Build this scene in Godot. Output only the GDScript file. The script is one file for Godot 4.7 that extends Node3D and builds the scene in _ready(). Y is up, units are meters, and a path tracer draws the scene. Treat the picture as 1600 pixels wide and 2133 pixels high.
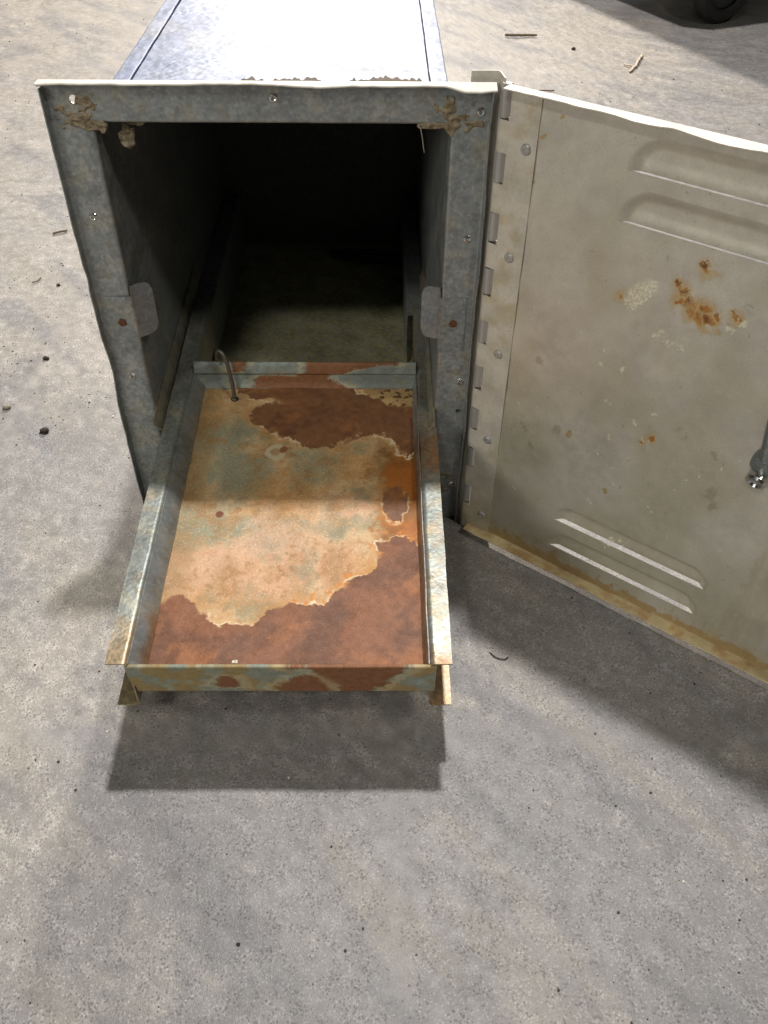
extends Node3D

# ------------------------------------------------------------------ mesh helpers
class MB:
	var v := PackedVector3Array()
	var n := PackedVector3Array()
	var u := PackedVector2Array()
	var c := PackedColorArray()
	var i := PackedInt32Array()

	func vert(p: Vector3, nn: Vector3, uv := Vector2.ZERO, col := Color.WHITE) -> int:
		v.append(p); n.append(nn); u.append(uv); c.append(col)
		return v.size() - 1

	func quad(a: int, b: int, cc: int, d: int) -> void:
		i.append_array([a, cc, b, a, d, cc])

	func flat(p0: Vector3, p1: Vector3, p2: Vector3, p3: Vector3, col := Color.WHITE, uv := Vector2.ZERO) -> void:
		var nn := (p1 - p0).cross(p2 - p0)
		if nn.length_squared() < 1e-16:
			nn = (p2 - p0).cross(p3 - p0)
		nn = nn.normalized()
		quad(vert(p0, nn, uv, col), vert(p1, nn, uv, col), vert(p2, nn, uv, col), vert(p3, nn, uv, col))

	func mesh() -> ArrayMesh:
		var arr := []
		arr.resize(Mesh.ARRAY_MAX)
		arr[Mesh.ARRAY_VERTEX] = v; arr[Mesh.ARRAY_NORMAL] = n; arr[Mesh.ARRAY_TEX_UV] = u
		arr[Mesh.ARRAY_COLOR] = c; arr[Mesh.ARRAY_INDEX] = i
		var m := ArrayMesh.new()
		m.add_surface_from_arrays(Mesh.PRIMITIVE_TRIANGLES, arr)
		return m

# grid[a][b] -> front surface; the sheet is given a real thickness behind it
func sheet(mb: MB, grid: Array, thick: float, colf = null, holes: Array = [], uvf = null, skipf = null) -> void:
	var na := grid.size()
	var nb: int = grid[0].size()
	for h in holes:
		for a in na:
			for b in nb:
				var p: Vector3 = grid[a][b]
				var dd := p - Vector3(h[0])
				if absf(dd.z) < 0.004 and Vector2(dd.x, dd.y).length() < float(h[1]) + 0.0011 and dd.length() > 1e-5:
					var q := Vector2(dd.x, dd.y).normalized() * float(h[1])
					grid[a][b] = Vector3(h[0].x + q.x, h[0].y + q.y, p.z)
	var nor := []
	for a in na:
		var row := PackedVector3Array()
		for b in nb:
			var du: Vector3 = grid[mini(a + 1, na - 1)][b] - grid[maxi(a - 1, 0)][b]
			var dv: Vector3 = grid[a][mini(b + 1, nb - 1)] - grid[a][maxi(b - 1, 0)]
			row.append(du.cross(dv).normalized())
		nor.append(row)
	var live := []
	for a in na - 1:
		var row := PackedByteArray()
		for b in nb - 1:
			var ctr: Vector3 = (grid[a][b] + grid[a + 1][b] + grid[a + 1][b + 1] + grid[a][b + 1]) * 0.25
			var ok := 1
			for h in holes:
				var dd := ctr - Vector3(h[0])
				if absf(dd.z) < 0.004 and Vector2(dd.x, dd.y).length() < float(h[1]) * 0.86:
					ok = 0
			if skipf != null and skipf.call(ctr):
				ok = 0
			row.append(ok)
		live.append(row)
	var f0 := mb.v.size()
	for side in 2:
		for a in na:
			for b in nb:
				var p: Vector3 = grid[a][b]
				var nn: Vector3 = nor[a][b]
				var col: Color = colf.call(p) if colf != null else Color.WHITE
				var uv: Vector2 = uvf.call(p) if uvf != null else Vector2(p.x, p.y)
				mb.vert(p if side == 0 else p - nn * thick, nn if side == 0 else -nn, uv, col)
	var off := na * nb
	for a in na - 1:
		for b in nb - 1:
			if live[a][b] == 0:
				continue
			var i0 := f0 + a * nb + b
			var i1 := f0 + (a + 1) * nb + b
			mb.quad(i0, i1, i1 + 1, i0 + 1)
			mb.quad(off + i0, off + i0 + 1, off + i1 + 1, off + i1)
			for e in [[a, b, a + 1, b, a, b - 1], [a + 1, b, a + 1, b + 1, a + 1, b], [a + 1, b + 1, a, b + 1, a, b + 1], [a, b + 1, a, b, a - 1, b]]:
				var na2: int = e[4]
				var nb2: int = e[5]
				var open := na2 < 0 or nb2 < 0 or na2 > na - 2 or nb2 > nb - 2
				if not open and live[na2][nb2] == 0:
					open = true
				if open:
					var p0: Vector3 = grid[e[0]][e[1]]
					var p1: Vector3 = grid[e[2]][e[3]]
					var q0: Vector3 = p0 - nor[e[0]][e[1]] * thick
					var q1: Vector3 = p1 - nor[e[2]][e[3]] * thick
					var col: Color = colf.call(p0) if colf != null else Color.WHITE
					var uv: Vector2 = uvf.call(p0) if uvf != null else Vector2(p0.x, p0.y)
					mb.flat(p0, q0, q1, p1, col, uv)

# polyline with rounded corners, 2D
func rounded(pts: Array, r: float, seg := 4, step := 0.004) -> Array:
	var out := []
	var prev: Vector2 = pts[0]
	out.append(prev)
	for k in range(1, pts.size()):
		var p: Vector2 = pts[k]
		var target := p
		var corner := k < pts.size() - 1
		var d0: Vector2 = (p - pts[k - 1]).normalized()
		var rr := r
		if corner:
			rr = minf(r, minf((p - pts[k - 1]).length(), (pts[k + 1] - p).length()) * 0.48)
			target = p - d0 * rr
		var dist := (target - prev).length()
		var nst := maxi(1, int(ceil(dist / step)))
		for s in nst:
			out.append(prev.lerp(target, float(s + 1) / nst))
		prev = target
		if corner:
			var d1: Vector2 = (pts[k + 1] - p).normalized()
			var e := p + d1 * rr
			for s in seg:
				var t := float(s + 1) / seg
				out.append(target.lerp(p, t).lerp(p.lerp(e, t), t))
			prev = e
	return out

func tube(mb: MB, pts: Array, radii: Array, sides := 8, col := Color.WHITE, cap := true) -> void:
	var up := Vector3.UP
	var start := mb.v.size()
	for k in pts.size():
		var t: Vector3 = (pts[mini(k + 1, pts.size() - 1)] - pts[maxi(k - 1, 0)]).normalized()
		if absf(t.dot(up)) > 0.95:
			up = Vector3.RIGHT if absf(t.x) < 0.9 else Vector3.BACK
		var x := t.cross(up).normalized()
		var y := x.cross(t)
		up = y
		var r: float = radii[k] if k < radii.size() else radii[-1]
		for s in sides:
			var a := TAU * s / sides
			var d := x * cos(a) + y * sin(a)
			mb.vert(pts[k] + d * r, d, Vector2(float(s) / sides, k * 0.1), col)
	for k in pts.size() - 1:
		for s in sides:
			var a := start + k * sides + s
			var b := start + k * sides + (s + 1) % sides
			mb.quad(b, a, a + sides, b + sides)
	if cap:
		for e in 2:
			var k := 0 if e == 0 else pts.size() - 1
			var ctr: Vector3 = pts[k]
			var nn: Vector3 = (pts[0] - pts[1]).normalized() if e == 0 else (pts[-1] - pts[-2]).normalized()
			var cc := mb.vert(ctr, nn, Vector2.ZERO, col)
			for s in sides:
				var p0: Vector3 = mb.v[start + k * sides + s]
				var p1: Vector3 = mb.v[start + k * sides + (s + 1) % sides]
				var i0 := mb.vert(p0, nn, Vector2.ZERO, col)
				var i1 := mb.vert(p1, nn, Vector2.ZERO, col)
				if e == 0:
					mb.i.append_array([cc, i1, i0])
				else:
					mb.i.append_array([cc, i0, i1])

# surface of revolution about axis through at: prof = [[radius, height], ...]
func lathe(mb: MB, at: Vector3, axis: Vector3, prof: Array, sides := 16, col := Color.WHITE, wob := 0.0) -> void:
	axis = axis.normalized()
	var x := axis.cross(Vector3.UP if absf(axis.y) < 0.9 else Vector3.RIGHT).normalized()
	var y := axis.cross(x)
	for k in prof.size() - 1:
		var r0: float = prof[k][0]; var h0: float = prof[k][1]
		var r1: float = prof[k + 1][0]; var h1: float = prof[k + 1][1]
		var sl := Vector2(h1 - h0, -(r1 - r0)).normalized()
		var ids := []
		for s in sides + 1:
			var a := TAU * s / sides
			var w := 1.0 + wob * sin(a * 3.0 + k) * 0.6 + wob * sin(a * 5.0 + 1.3)
			var d := x * cos(a) + y * sin(a)
			var nn := (d * sl.x + axis * sl.y).normalized()
			ids.append([mb.vert(at + d * r0 * w + axis * h0, nn, Vector2(float(s) / sides, h0), col), mb.vert(at + d * r1 * w + axis * h1, nn, Vector2(float(s) / sides, h1), col)])
		for s in sides:
			mb.i.append_array([ids[s][0], ids[s][1], ids[s + 1][1], ids[s][0], ids[s + 1][1], ids[s + 1][0]])

func bevel_box(mb: MB, xf: Transform3D, size: Vector3, b: float, col := Color.WHITE) -> void:
	var h := size * 0.5
	b = minf(b, minf(h.x, minf(h.y, h.z)) * 0.9)
	# faces
	for ax in 3:
		for sg in [-1.0, 1.0]:
			var e := Vector3.ZERO; e[ax] = sg
			var u := Vector3.ZERO; u[(ax + 1) % 3] = 1.0
			var w := Vector3.ZERO; w[(ax + 2) % 3] = 1.0
			var hu: float = h[(ax + 1) % 3] - b
			var hw: float = h[(ax + 2) % 3] - b
			var c := e * h[ax]
			var p := [c - u * hu - w * hw, c + u * hu - w * hw, c + u * hu + w * hw, c - u * hu + w * hw]
			if sg < 0.0:
				p.reverse()
			mb.flat(xf * p[0], xf * p[1], xf * p[2], xf * p[3], col)
	# edges
	for ax in 3:
		for s1 in [-1.0, 1.0]:
			for s2 in [-1.0, 1.0]:
				var a := Vector3.ZERO; a[ax] = h[ax] - b
				var u := Vector3.ZERO; u[(ax + 1) % 3] = s1
				var w := Vector3.ZERO; w[(ax + 2) % 3] = s2
				var hu: float = h[(ax + 1) % 3]
				var hw: float = h[(ax + 2) % 3]
				var pu := u * hu + w * (hw - b)
				var pw := u * (hu - b) + w * hw
				var q := [pu - a, pu + a, pw + a, pw - a]
				var nn: Vector3 = (q[1] - q[0]).cross(q[2] - q[0])
				if nn.dot(u + w) < 0.0:
					q.reverse()
				mb.flat(xf * q[0], xf * q[1], xf * q[2], xf * q[3], col)
	# corners
	for sx in [-1.0, 1.0]:
		for sy in [-1.0, 1.0]:
			for sz in [-1.0, 1.0]:
				var a := Vector3(sx * h.x, sy * (h.y - b), sz * (h.z - b))
				var bb := Vector3(sx * (h.x - b), sy * h.y, sz * (h.z - b))
				var c := Vector3(sx * (h.x - b), sy * (h.y - b), sz * h.z)
				var nn := (bb - a).cross(c - a)
				if nn.dot(Vector3(sx, sy, sz)) < 0.0:
					mb.flat(xf * a, xf * c, xf * bb, xf * bb, col)
				else:
					mb.flat(xf * a, xf * bb, xf * c, xf * c, col)

func put(mb: MB, called: String, mat: Material, parent: Node, label := "") -> MeshInstance3D:
	var o := MeshInstance3D.new()
	o.name = called
	o.mesh = mb.mesh()
	o.material_override = mat
	o.cast_shadow = GeometryInstance3D.SHADOW_CASTING_SETTING_ON
	parent.add_child(o, true)
	if label:
		o.set_meta("label", label)
	return o

func tag(o: Node, label: String, category: String, group := "", kind := "") -> void:
	if label: o.set_meta("label", label)
	if category: o.set_meta("category", category)
	if group: o.set_meta("group", group)
	if kind: o.set_meta("kind", kind)

# ------------------------------------------------------------------ noise and textures
func noise(sd: int, freq: float, oct := 4, type := FastNoiseLite.TYPE_SIMPLEX_SMOOTH) -> FastNoiseLite:
	var f := FastNoiseLite.new()
	f.seed = sd; f.frequency = freq; f.noise_type = type
	f.fractal_type = FastNoiseLite.FRACTAL_FBM if oct > 1 else FastNoiseLite.FRACTAL_NONE
	f.fractal_octaves = oct
	return f

func seamless(f: FastNoiseLite, size: int) -> PackedByteArray:
	var im := f.get_seamless_image(size, size, false, false, 0.15, true)
	im.convert(Image.FORMAT_L8)
	return im.get_data()

func srgb(r: int, g: int, b: int) -> Color:
	return Color(r / 255.0, g / 255.0, b / 255.0)

func lin(r: int, g: int, b: int) -> Color:
	return srgb(r, g, b).srgb_to_linear()

func ss(a: float, b: float, x: float) -> float:
	return smoothstep(a, b, x)

func tex_from(px: PackedByteArray, w: int, h: int) -> ImageTexture:
	var im := Image.create_from_data(w, h, false, Image.FORMAT_RGB8, px)
	im.generate_mipmaps()
	return ImageTexture.create_from_image(im)

func normal_from(f: PackedByteArray, size: int, strength: float) -> ImageTexture:
	var im := Image.create_from_data(size, size, false, Image.FORMAT_L8, f)
	im.convert(Image.FORMAT_RGBA8)
	im.bump_map_to_normal_map(strength)
	im.generate_mipmaps()
	return ImageTexture.create_from_image(im)

func grey_tex(f: PackedByteArray, size: int, lo: float, hi: float) -> ImageTexture:
	var o := PackedByteArray()
	o.resize(f.size())
	for k in f.size():
		o[k] = int(clampf(lo + (hi - lo) * f[k] / 255.0, 0.0, 1.0) * 255.0)
	var im := Image.create_from_data(size, size, false, Image.FORMAT_L8, o)
	im.generate_mipmaps()
	return ImageTexture.create_from_image(im)

# distance field of a polygon on a coarse grid (negative inside)
func poly_field(poly: Array, w: int, h: int, x0: float, y0: float, x1: float, y1: float) -> PackedFloat32Array:
	var o := PackedFloat32Array()
	o.resize(w * h)
	var pv := PackedVector2Array()
	for q in poly:
		pv.append(Vector2(q[0], q[1]))
	for j in h:
		for k in w:
			var p := Vector2(lerpf(x0, x1, (k + 0.5) / w), lerpf(y0, y1, (j + 0.5) / h))
			var d := 1e9
			for e in pv.size():
				d = minf(d, p.distance_squared_to(Geometry2D.get_closest_point_to_segment(p, pv[e], pv[(e + 1) % pv.size()])))
			d = sqrt(d)
			o[j * w + k] = -d if Geometry2D.is_point_in_polygon(p, pv) else d
	return o

func field_at(f: PackedFloat32Array, w: int, h: int, fx: float, fy: float) -> float:
	var x := clampf(fx * w - 0.5, 0.0, w - 1.001)
	var y := clampf(fy * h - 0.5, 0.0, h - 1.001)
	var i := int(x)
	var j := int(y)
	var a := x - i
	var b := y - j
	var k := j * w + i
	return lerpf(lerpf(f[k], f[k + 1], a), lerpf(f[k + w], f[k + w + 1], a), b)

var M := {}
var nz := {}
var box: Node3D
const DROP := 0.010

func std(tex: Texture2D, rough: float, metal := 0.0) -> StandardMaterial3D:
	var m := StandardMaterial3D.new()
	m.albedo_texture = tex
	m.roughness = rough
	m.metallic = metal
	m.vertex_color_use_as_albedo = true
	m.texture_filter = BaseMaterial3D.TEXTURE_FILTER_LINEAR_WITH_MIPMAPS_ANISOTROPIC
	return m

func plain(col: Color, rough: float, metal := 0.0) -> StandardMaterial3D:
	var m := StandardMaterial3D.new()
	m.albedo_color = col
	m.roughness = rough
	m.metallic = metal
	m.vertex_color_use_as_albedo = true
	return m

func triplanar(m: StandardMaterial3D, tile: float) -> StandardMaterial3D:
	m.uv1_triplanar = true
	m.uv1_scale = Vector3.ONE / tile
	return m

func make_materials() -> void:
	var S := 512
	# --- galvanised steel: fine spangle, dull oxide blotches, pale specks
	var cell := noise(3, 0.085, 1, FastNoiseLite.TYPE_CELLULAR)
	cell.cellular_return_type = FastNoiseLite.RETURN_CELL_VALUE
	var a := seamless(cell, S)
	var b := seamless(noise(4, 0.012, 5), S)
	var c := seamless(noise(5, 0.09, 3), S)
	var e := seamless(noise(6, 0.06, 3), S)
	var px := PackedByteArray()
	px.resize(S * S * 3)
	for k in S * S:
		var spang := (a[k] - 128.0) / 128.0
		var blot := (b[k] - 128.0) / 128.0
		var fine := (c[k] - 128.0) / 128.0
		var l := 172.0 + spang * 11.0 + blot * 11.0 + fine * 18.0
		var sp := ss(0.40, 0.62, (e[k] - 128.0) / 128.0)
		l = lerpf(l, 214.0, sp * 0.5)
		var warm := ss(0.15, 0.75, blot) * 9.0
		px[k * 3] = int(clampf(l - 5.0 + warm * 0.6, 0, 255)); px[k * 3 + 1] = int(clampf(l + 1.0, 0, 255)); px[k * 3 + 2] = int(clampf(l + 4.0 - warm, 0, 255))
	var galv := tex_from(px, S, S)
	var m := triplanar(std(galv, 0.5, 0.55), 0.26)
	m.roughness_texture = grey_tex(b, S, 0.6, 1.0)
	m.roughness = 0.54
	m.normal_enabled = true
	m.normal_texture = normal_from(c, S, 1.2)
	m.normal_scale = 0.25
	M.galv = m
	var dull: StandardMaterial3D = m.duplicate()      # darker copy of the sheet: compartment shade painted into the back panel
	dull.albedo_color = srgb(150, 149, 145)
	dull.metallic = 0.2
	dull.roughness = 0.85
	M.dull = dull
	# brighter, glossier top sheet with dried water marks
	var m2: StandardMaterial3D = m.duplicate()
	m2.albedo_color = srgb(168, 172, 190)
	m2.metallic = 0.3
	m2.roughness = 0.62
	m2.uv1_scale = Vector3.ONE / 0.55
	M.top = m2
	# --- aged beige paint for lip and hinge
	var px2 := PackedByteArray()
	px2.resize(S * S * 3)
	for k in S * S:
		var blot := (b[k] - 128.0) / 128.0
		var fine := (c[k] - 128.0) / 128.0
		var l := 1.0 + blot * 0.07 + fine * 0.035
		var d := ss(0.45, 0.9, (e[k] - 128.0) / 128.0)
		var r := 204.0 * l; var g := 198.0 * l; var bb := 187.0 * l
		r = lerpf(r, 168.0, d * 0.5); g = lerpf(g, 154.0, d * 0.5); bb = lerpf(bb, 118.0, d * 0.5)
		px2[k * 3] = int(clampf(r, 0, 255)); px2[k * 3 + 1] = int(clampf(g, 0, 255)); px2[k * 3 + 2] = int(clampf(bb, 0, 255))
	M.paint = triplanar(std(tex_from(px2, S, S), 0.55), 0.22)
	M.paint.normal_enabled = true
	M.paint.normal_texture = M.galv.normal_texture
	M.paint.normal_scale = 0.12
	# --- steel and small things
	M.bright = plain(srgb(205, 205, 205), 0.22, 0.95)
	M.knuckle = plain(srgb(176, 174, 172), 0.42, 0.35)
	M.rustspot = triplanar(std(tex_from(px2, S, S), 0.85), 0.03)
	M.rustspot.albedo_color = srgb(122, 78, 56)
	M.sealant = triplanar(std(tex_from(px2, S, S), 0.5), 0.05)
	M.sealant.albedo_color = srgb(166, 156, 136)
	M.hook = triplanar(std(galv, 0.45, 0.6), 0.05)
	M.hook.albedo_color = srgb(170, 156, 140)
	M.latch = triplanar(std(galv, 0.42, 0.5), 0.08)
	M.latch.albedo_color = srgb(200, 203, 200)
	M.rubber = plain(srgb(26, 26, 27), 0.7)
	M.black = plain(srgb(30, 31, 33), 0.55)
	M.crust = triplanar(std(tex_from(px2, S, S), 0.95), 0.04)
	M.crust.albedo_color = srgb(128, 122, 116)
	M.twig = triplanar(std(tex_from(px2, S, S), 0.9), 0.03)
	M.twig.albedo_color = srgb(120, 104, 88)
	M.straw = plain(srgb(190, 178, 158), 0.85)
	M.stone = triplanar(std(tex_from(px2, S, S), 0.9), 0.02)
	M.stone.albedo_color = srgb(180, 175, 168)
	M.darkbit = plain(srgb(52, 44, 38), 0.9)
	M.fibre = plain(srgb(150, 145, 130), 0.6)
	M.wood = plain(srgb(44, 38, 34), 0.8)
	M.flake = plain(srgb(225, 218, 190), 0.6)
	M.pale = triplanar(std(tex_from(px2, S, S), 0.9), 0.05)
	M.pale.albedo_color = srgb(235, 228, 205)
	# --- corroded floor sheet inside the box
	var px3 := PackedByteArray()
	px3.resize(S * S * 3)
	for k in S * S:
		var blot := (b[k] - 128.0) / 128.0
		var fine := (c[k] - 128.0) / 128.0
		var y := ss(0.1, 0.6, (e[k] - 128.0) / 128.0)
		var l := 160.0 + blot * 24.0 + fine * 18.0
		var r := lerpf(l, 206.0, y * 0.75); var g := lerpf(l - 2, 184.0, y * 0.75); var bb := lerpf(l - 28, 116.0, y * 0.75)
		px3[k * 3] = int(clampf(r, 0, 255)); px3[k * 3 + 1] = int(clampf(g, 0, 255)); px3[k * 3 + 2] = int(clampf(bb, 0, 255))
	M.inner_floor = triplanar(std(tex_from(px3, S, S), 0.75, 0.1), 0.3)
	make_concrete()
	make_tray_tex()
	make_door_tex()

func make_concrete() -> void:
	var S := 1024
	var grain := noise(11, 0.26, 1, FastNoiseLite.TYPE_CELLULAR)
	grain.cellular_return_type = FastNoiseLite.RETURN_CELL_VALUE
	var gr := seamless(grain, S)
	var gd := noise(11, 0.26, 1, FastNoiseLite.TYPE_CELLULAR)
	gd.cellular_return_type = FastNoiseLite.RETURN_DISTANCE
	var gdist := seamless(gd, S)
	var fine := seamless(noise(12, 0.33, 2), S)
	var mid := seamless(noise(13, 0.022, 5), S)
	var px := PackedByteArray()
	px.resize(S * S * 3)
	var hgt := PackedByteArray()
	hgt.resize(S * S)
	for k in S * S:
		var g := gr[k] / 255.0
		var dd := 1.0 - ss(0.25, 0.75, gdist[k] / 255.0)
		var f := (fine[k] - 128.0) / 128.0
		var mm := (mid[k] - 128.0) / 128.0
		var l := 168.0 + f * 30.0 + mm * 20.0
		var dark := ss(0.66, 0.82, g) * dd * ss(-0.6, 0.3, mm + f * 0.6)
		var lite := (1.0 - ss(0.10, 0.2, g)) * dd
		l = l - dark * 54.0 + lite * 36.0 + (g - 0.5) * 26.0
		px[k * 3] = int(clampf(l + 1.5, 0, 255)); px[k * 3 + 1] = int(clampf(l - 1.5, 0, 255)); px[k * 3 + 2] = int(clampf(l - 5.0 + dark * 3.0, 0, 255))
		hgt[k] = int(clampf(128.0 + f * 55.0 + mm * 25.0 - dark * 40.0, 0, 255))
	var m := std(tex_from(px, S, S), 0.62)
	m.uv1_scale = Vector3.ONE / 0.52
	m.roughness_texture = grey_tex(mid, S, 0.55, 1.0)
	m.roughness = 0.75
	m.normal_enabled = true
	m.normal_texture = normal_from(hgt, S, 2.2)
	m.normal_scale = 0.5
	M.concrete = m

# ---- rusted pan of the tray, coordinates in metres on the pan
const TX0 := -0.135
const TX1 := 0.135
const TZ0 := -0.44
const TZ1 := 0.0
func make_tray_tex() -> void:
	var A := [[-0.077, -0.387], [-0.066, -0.44], [0.052, -0.44], [0.056, -0.388], [0.087, -0.369], [0.135, -0.356], [0.135, -0.287], [0.116, -0.272], [0.103, -0.295], [0.092, -0.311], [0.063, -0.308], [0.039, -0.291], [0.018, -0.289], [-0.015, -0.302], [-0.037, -0.314], [-0.055, -0.33], [-0.064, -0.346], [-0.052, -0.359], [-0.03, -0.368], [-0.064, -0.372]]
	var B := [[-0.135, -0.075], [-0.114, -0.082], [-0.099, -0.086], [-0.087, -0.08], [-0.075, -0.059], [-0.054, -0.051], [-0.032, -0.053], [-0.012, -0.07], [0.01, -0.076], [0.037, -0.078], [0.055, -0.101], [0.078, -0.112], [0.087, -0.133], [0.088, -0.152], [0.106, -0.16], [0.135, -0.15], [0.135, 0.02], [-0.135, 0.02]]
	var C := [[0.092, -0.225], [0.105, -0.233], [0.115, -0.218], [0.117, -0.197], [0.109, -0.181], [0.099, -0.181], [0.092, -0.197], [0.089, -0.211]]
	var D := [[0.087, -0.295], [0.14, -0.295], [0.14, -0.149], [0.116, -0.155], [0.087, -0.171], [0.084, -0.239]]
	var E := [[0.07, -0.377], [0.093, -0.388], [0.135, -0.392], [0.135, -0.352], [0.093, -0.366]]
	var G := [[-0.135, -0.45], [-0.078, -0.45], [-0.085, -0.392], [-0.135, -0.386]]
	var H := [[0.056, -0.45], [0.135, -0.45], [0.135, -0.395], [0.075, -0.391]]
	var fw := 108
	var fh := 176
	var fields := []
	for q in [A, B, C, D, E, G, H]:
		fields.append(poly_field(q, fw, fh, TX0, TZ0, TX1, TZ1))
	var w := 432
	var h := 704
	var warp := noise(21, 0.03, 4)
	var warp2 := noise(22, 0.03, 4)
	var big := noise(23, 0.009, 4)
	var big2 := noise(24, 0.007, 4)
	var big3 := noise(29, 0.011, 4)
	var fn := noise(25, 0.22, 3)
	var md := noise(26, 0.05, 3)
	var hm := PackedByteArray()
	hm.resize(w * h)
	var px := PackedByteArray()
	px.resize(w * h * 3)
	var green := [[-0.062, -0.246, 0.05], [0.019, -0.264, 0.038], [-0.092, -0.164, 0.04], [-0.036, -0.086, 0.025], [-0.09, -0.31, 0.04], [-0.03, -0.17, 0.045], [0.04, -0.185, 0.03]]
	var pinkish := [[0.0, -0.135, 0.07], [-0.09, -0.115, 0.05], [0.07, -0.20, 0.03], [-0.04, -0.13, 0.05]]
	var orange := [[-0.01, -0.215, 0.05], [0.06, -0.26, 0.035], [0.06, -0.125, 0.025], [-0.06, -0.09, 0.03], [-0.1, -0.345, 0.03], [-0.01, -0.10, 0.04], [-0.105, -0.14, 0.03]]
	var c_tan := Vector3(200, 170, 130)
	var c_green := Vector3(138, 142, 122)
	var c_pink := Vector3(208, 164, 134)
	var c_or := Vector3(188, 134, 78)
	var c_rust := Vector3(134, 87, 58)
	var c_rust2 := Vector3(114, 75, 52)
	var c_orust := Vector3(158, 92, 36)
	var c_crust := Vector3(232, 214, 182)
	var c_galv := Vector3(126, 130, 124)
	for j in h:
		for k in w:
			var x := lerpf(TX0, TX1, (k + 0.5) / w)
			var z := lerpf(TZ0, TZ1, (j + 0.5) / h)
			var wx := warp.get_noise_2d(k, j) * 0.007
			var wz := warp2.get_noise_2d(k, j) * 0.007
			var n1 := big.get_noise_2d(k, j)
			var n2 := big2.get_noise_2d(k, j)
			var n3 := big3.get_noise_2d(k, j)
			var f := fn.get_noise_2d(k, j)
			var mm := md.get_noise_2d(k, j)
			var P := Vector2(x + wx * 2.2, z + wz * 2.2)
			var col := c_tan
			var relief := 0.0
			var gs := ss(0.05, 0.55, n1) * 0.5
			for q in green:
				gs = maxf(gs, (1.0 - ss(0.45, 1.1, P.distance_to(Vector2(q[0], q[1])) / float(q[2]) + n2 * 0.5)))
			col = col.lerp(c_green, clampf(gs, 0, 1) * 0.75)
			var os := ss(0.1, 0.6, n2) * 0.6
			for q in orange:
				os = maxf(os, (1.0 - ss(0.4, 1.1, P.distance_to(Vector2(q[0], q[1])) / float(q[2]) + n3 * 0.6)) * 0.8)
			col = col.lerp(c_or, clampf(os, 0, 1) * 0.75)
			var ps := 0.0
			for q in pinkish:
				ps = maxf(ps, (1.0 - ss(0.4, 1.15, P.distance_to(Vector2(q[0], q[1])) / float(q[2]) + n1 * 0.5)))
			col = col.lerp(c_pink, ps * 0.7)
			# older brown staining in layers of several sizes
			col = col.lerp(Vector3(158, 108, 58), ss(-0.05, 0.5, n3 * 0.9 + mm * 0.3) * 0.42)
			col = col.lerp(Vector3(124, 120, 96), ss(0.0, 0.5, n1 * 0.7 - n3 * 0.5 + mm * 0.4) * 0.5)
			# brown mottling
			var br := ss(0.16, 0.5, mm + n3 * 0.4)
			col = col.lerp(Vector3(132, 90, 50), br * 0.35)
			col += Vector3.ONE * (f * 16.0 + mm * 14.0)
			var streak := big2.get_noise_2d(k * 2.6 + mm * 12.0 + 40.0, j * 0.7)
			col = col.lerp(Vector3(150, 128, 88), ss(0.0, 0.5, streak) * 0.22)
			col = col.lerp(Vector3(214, 186, 140), ss(0.1, 0.4, -streak + mm * 0.6) * 0.2)
			# imprint of something that stood in the pan: cleaner inside its straight outline
			var out := ss(0.083, 0.087, x + wx * 0.3) + ss(-0.092, -0.100, x + wx * 0.6)
			col = col.lerp(Vector3(148, 118, 78), clampf(out, 0, 1) * (0.3 + 0.35 * ss(-0.3, 0.4, n2)))
			# speckle
			if f > 0.5:
				col = col.lerp(Vector3(226, 205, 168), 0.5)
			var u := (x + wx - TX0) / (TX1 - TX0)
			var v := (z + wz - TZ0) / (TZ1 - TZ0)
			# right-hand orange run
			var dD := field_at(fields[3], fw, fh, u, v)
			var tD := 1.0 - ss(-0.014, 0.008, dD + n2 * 0.03 + mm * 0.01)
			col = col.lerp(c_orust.lerp(Vector3(112, 74, 34), ss(-0.1, 0.5, n3)) + Vector3.ONE * f * 20.0, tD * 0.95)
			# bare galvanised corners against the rear wall
			for gi in [5, 6]:
				var dG := field_at(fields[gi], fw, fh, u, v)
				col = col.lerp(c_galv + Vector3.ONE * (f * 16.0 + mm * 14.0), 1.0 - ss(-0.002, 0.002, dG))
			# dark rust fields with a pale crusted rim
			for pi in [0, 1, 2]:
				var dd := field_at(fields[pi], fw, fh, u, v) + f * 0.0012 + mm * 0.0022
				var soft := 0.0014 + 0.0090 * ss(0.0, 0.45, n2 + mm * 0.3)
				var inside := 1.0 - ss(-soft, soft * 0.6, dd)
				var rim := (1.0 - ss(0.0, 0.0028 + n2 * 0.004, absf(dd - 0.0014))) * ss(-0.22, 0.12, n3 + mm * 0.4) * (1.0 if pi != 1 else ss(-0.095, -0.07, x))
				var halo := (1.0 - ss(0.0, 0.016, dd)) * 0.5
				col = col.lerp(Vector3(196, 128, 60), halo * (1.0 - inside) * (0.35 + 0.6 * ss(-0.2, 0.3, n1)))
				col = col.lerp(c_crust + Vector3.ONE * (f * 30.0), rim * (0.9 if pi < 2 else 0.6))
				if mm + n2 * 0.5 > 0.14 and absf(dd - 0.004) < 0.006 and pi == 1 and x > 0.0:
					col = col.lerp(Vector3(206, 122, 44), 0.6)
				var rc := c_rust.lerp(c_rust2, ss(-0.25, 0.35, n1 + n3 * 0.5)).lerp(Vector3(148, 98, 64), ss(0.1, 0.5, n2) * 0.7)
				if pi != 1:
					rc = rc.lerp(Vector3(126, 90, 62), 0.6)
				rc = rc.lerp(Vector3(166, 104, 58), ss(0.0, 0.5, n2 * 0.9 + mm * 0.2) * 0.45).lerp(Vector3(96, 62, 45), ss(0.05, 0.5, n3 * 0.9 - mm * 0.2) * 0.35)
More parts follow.
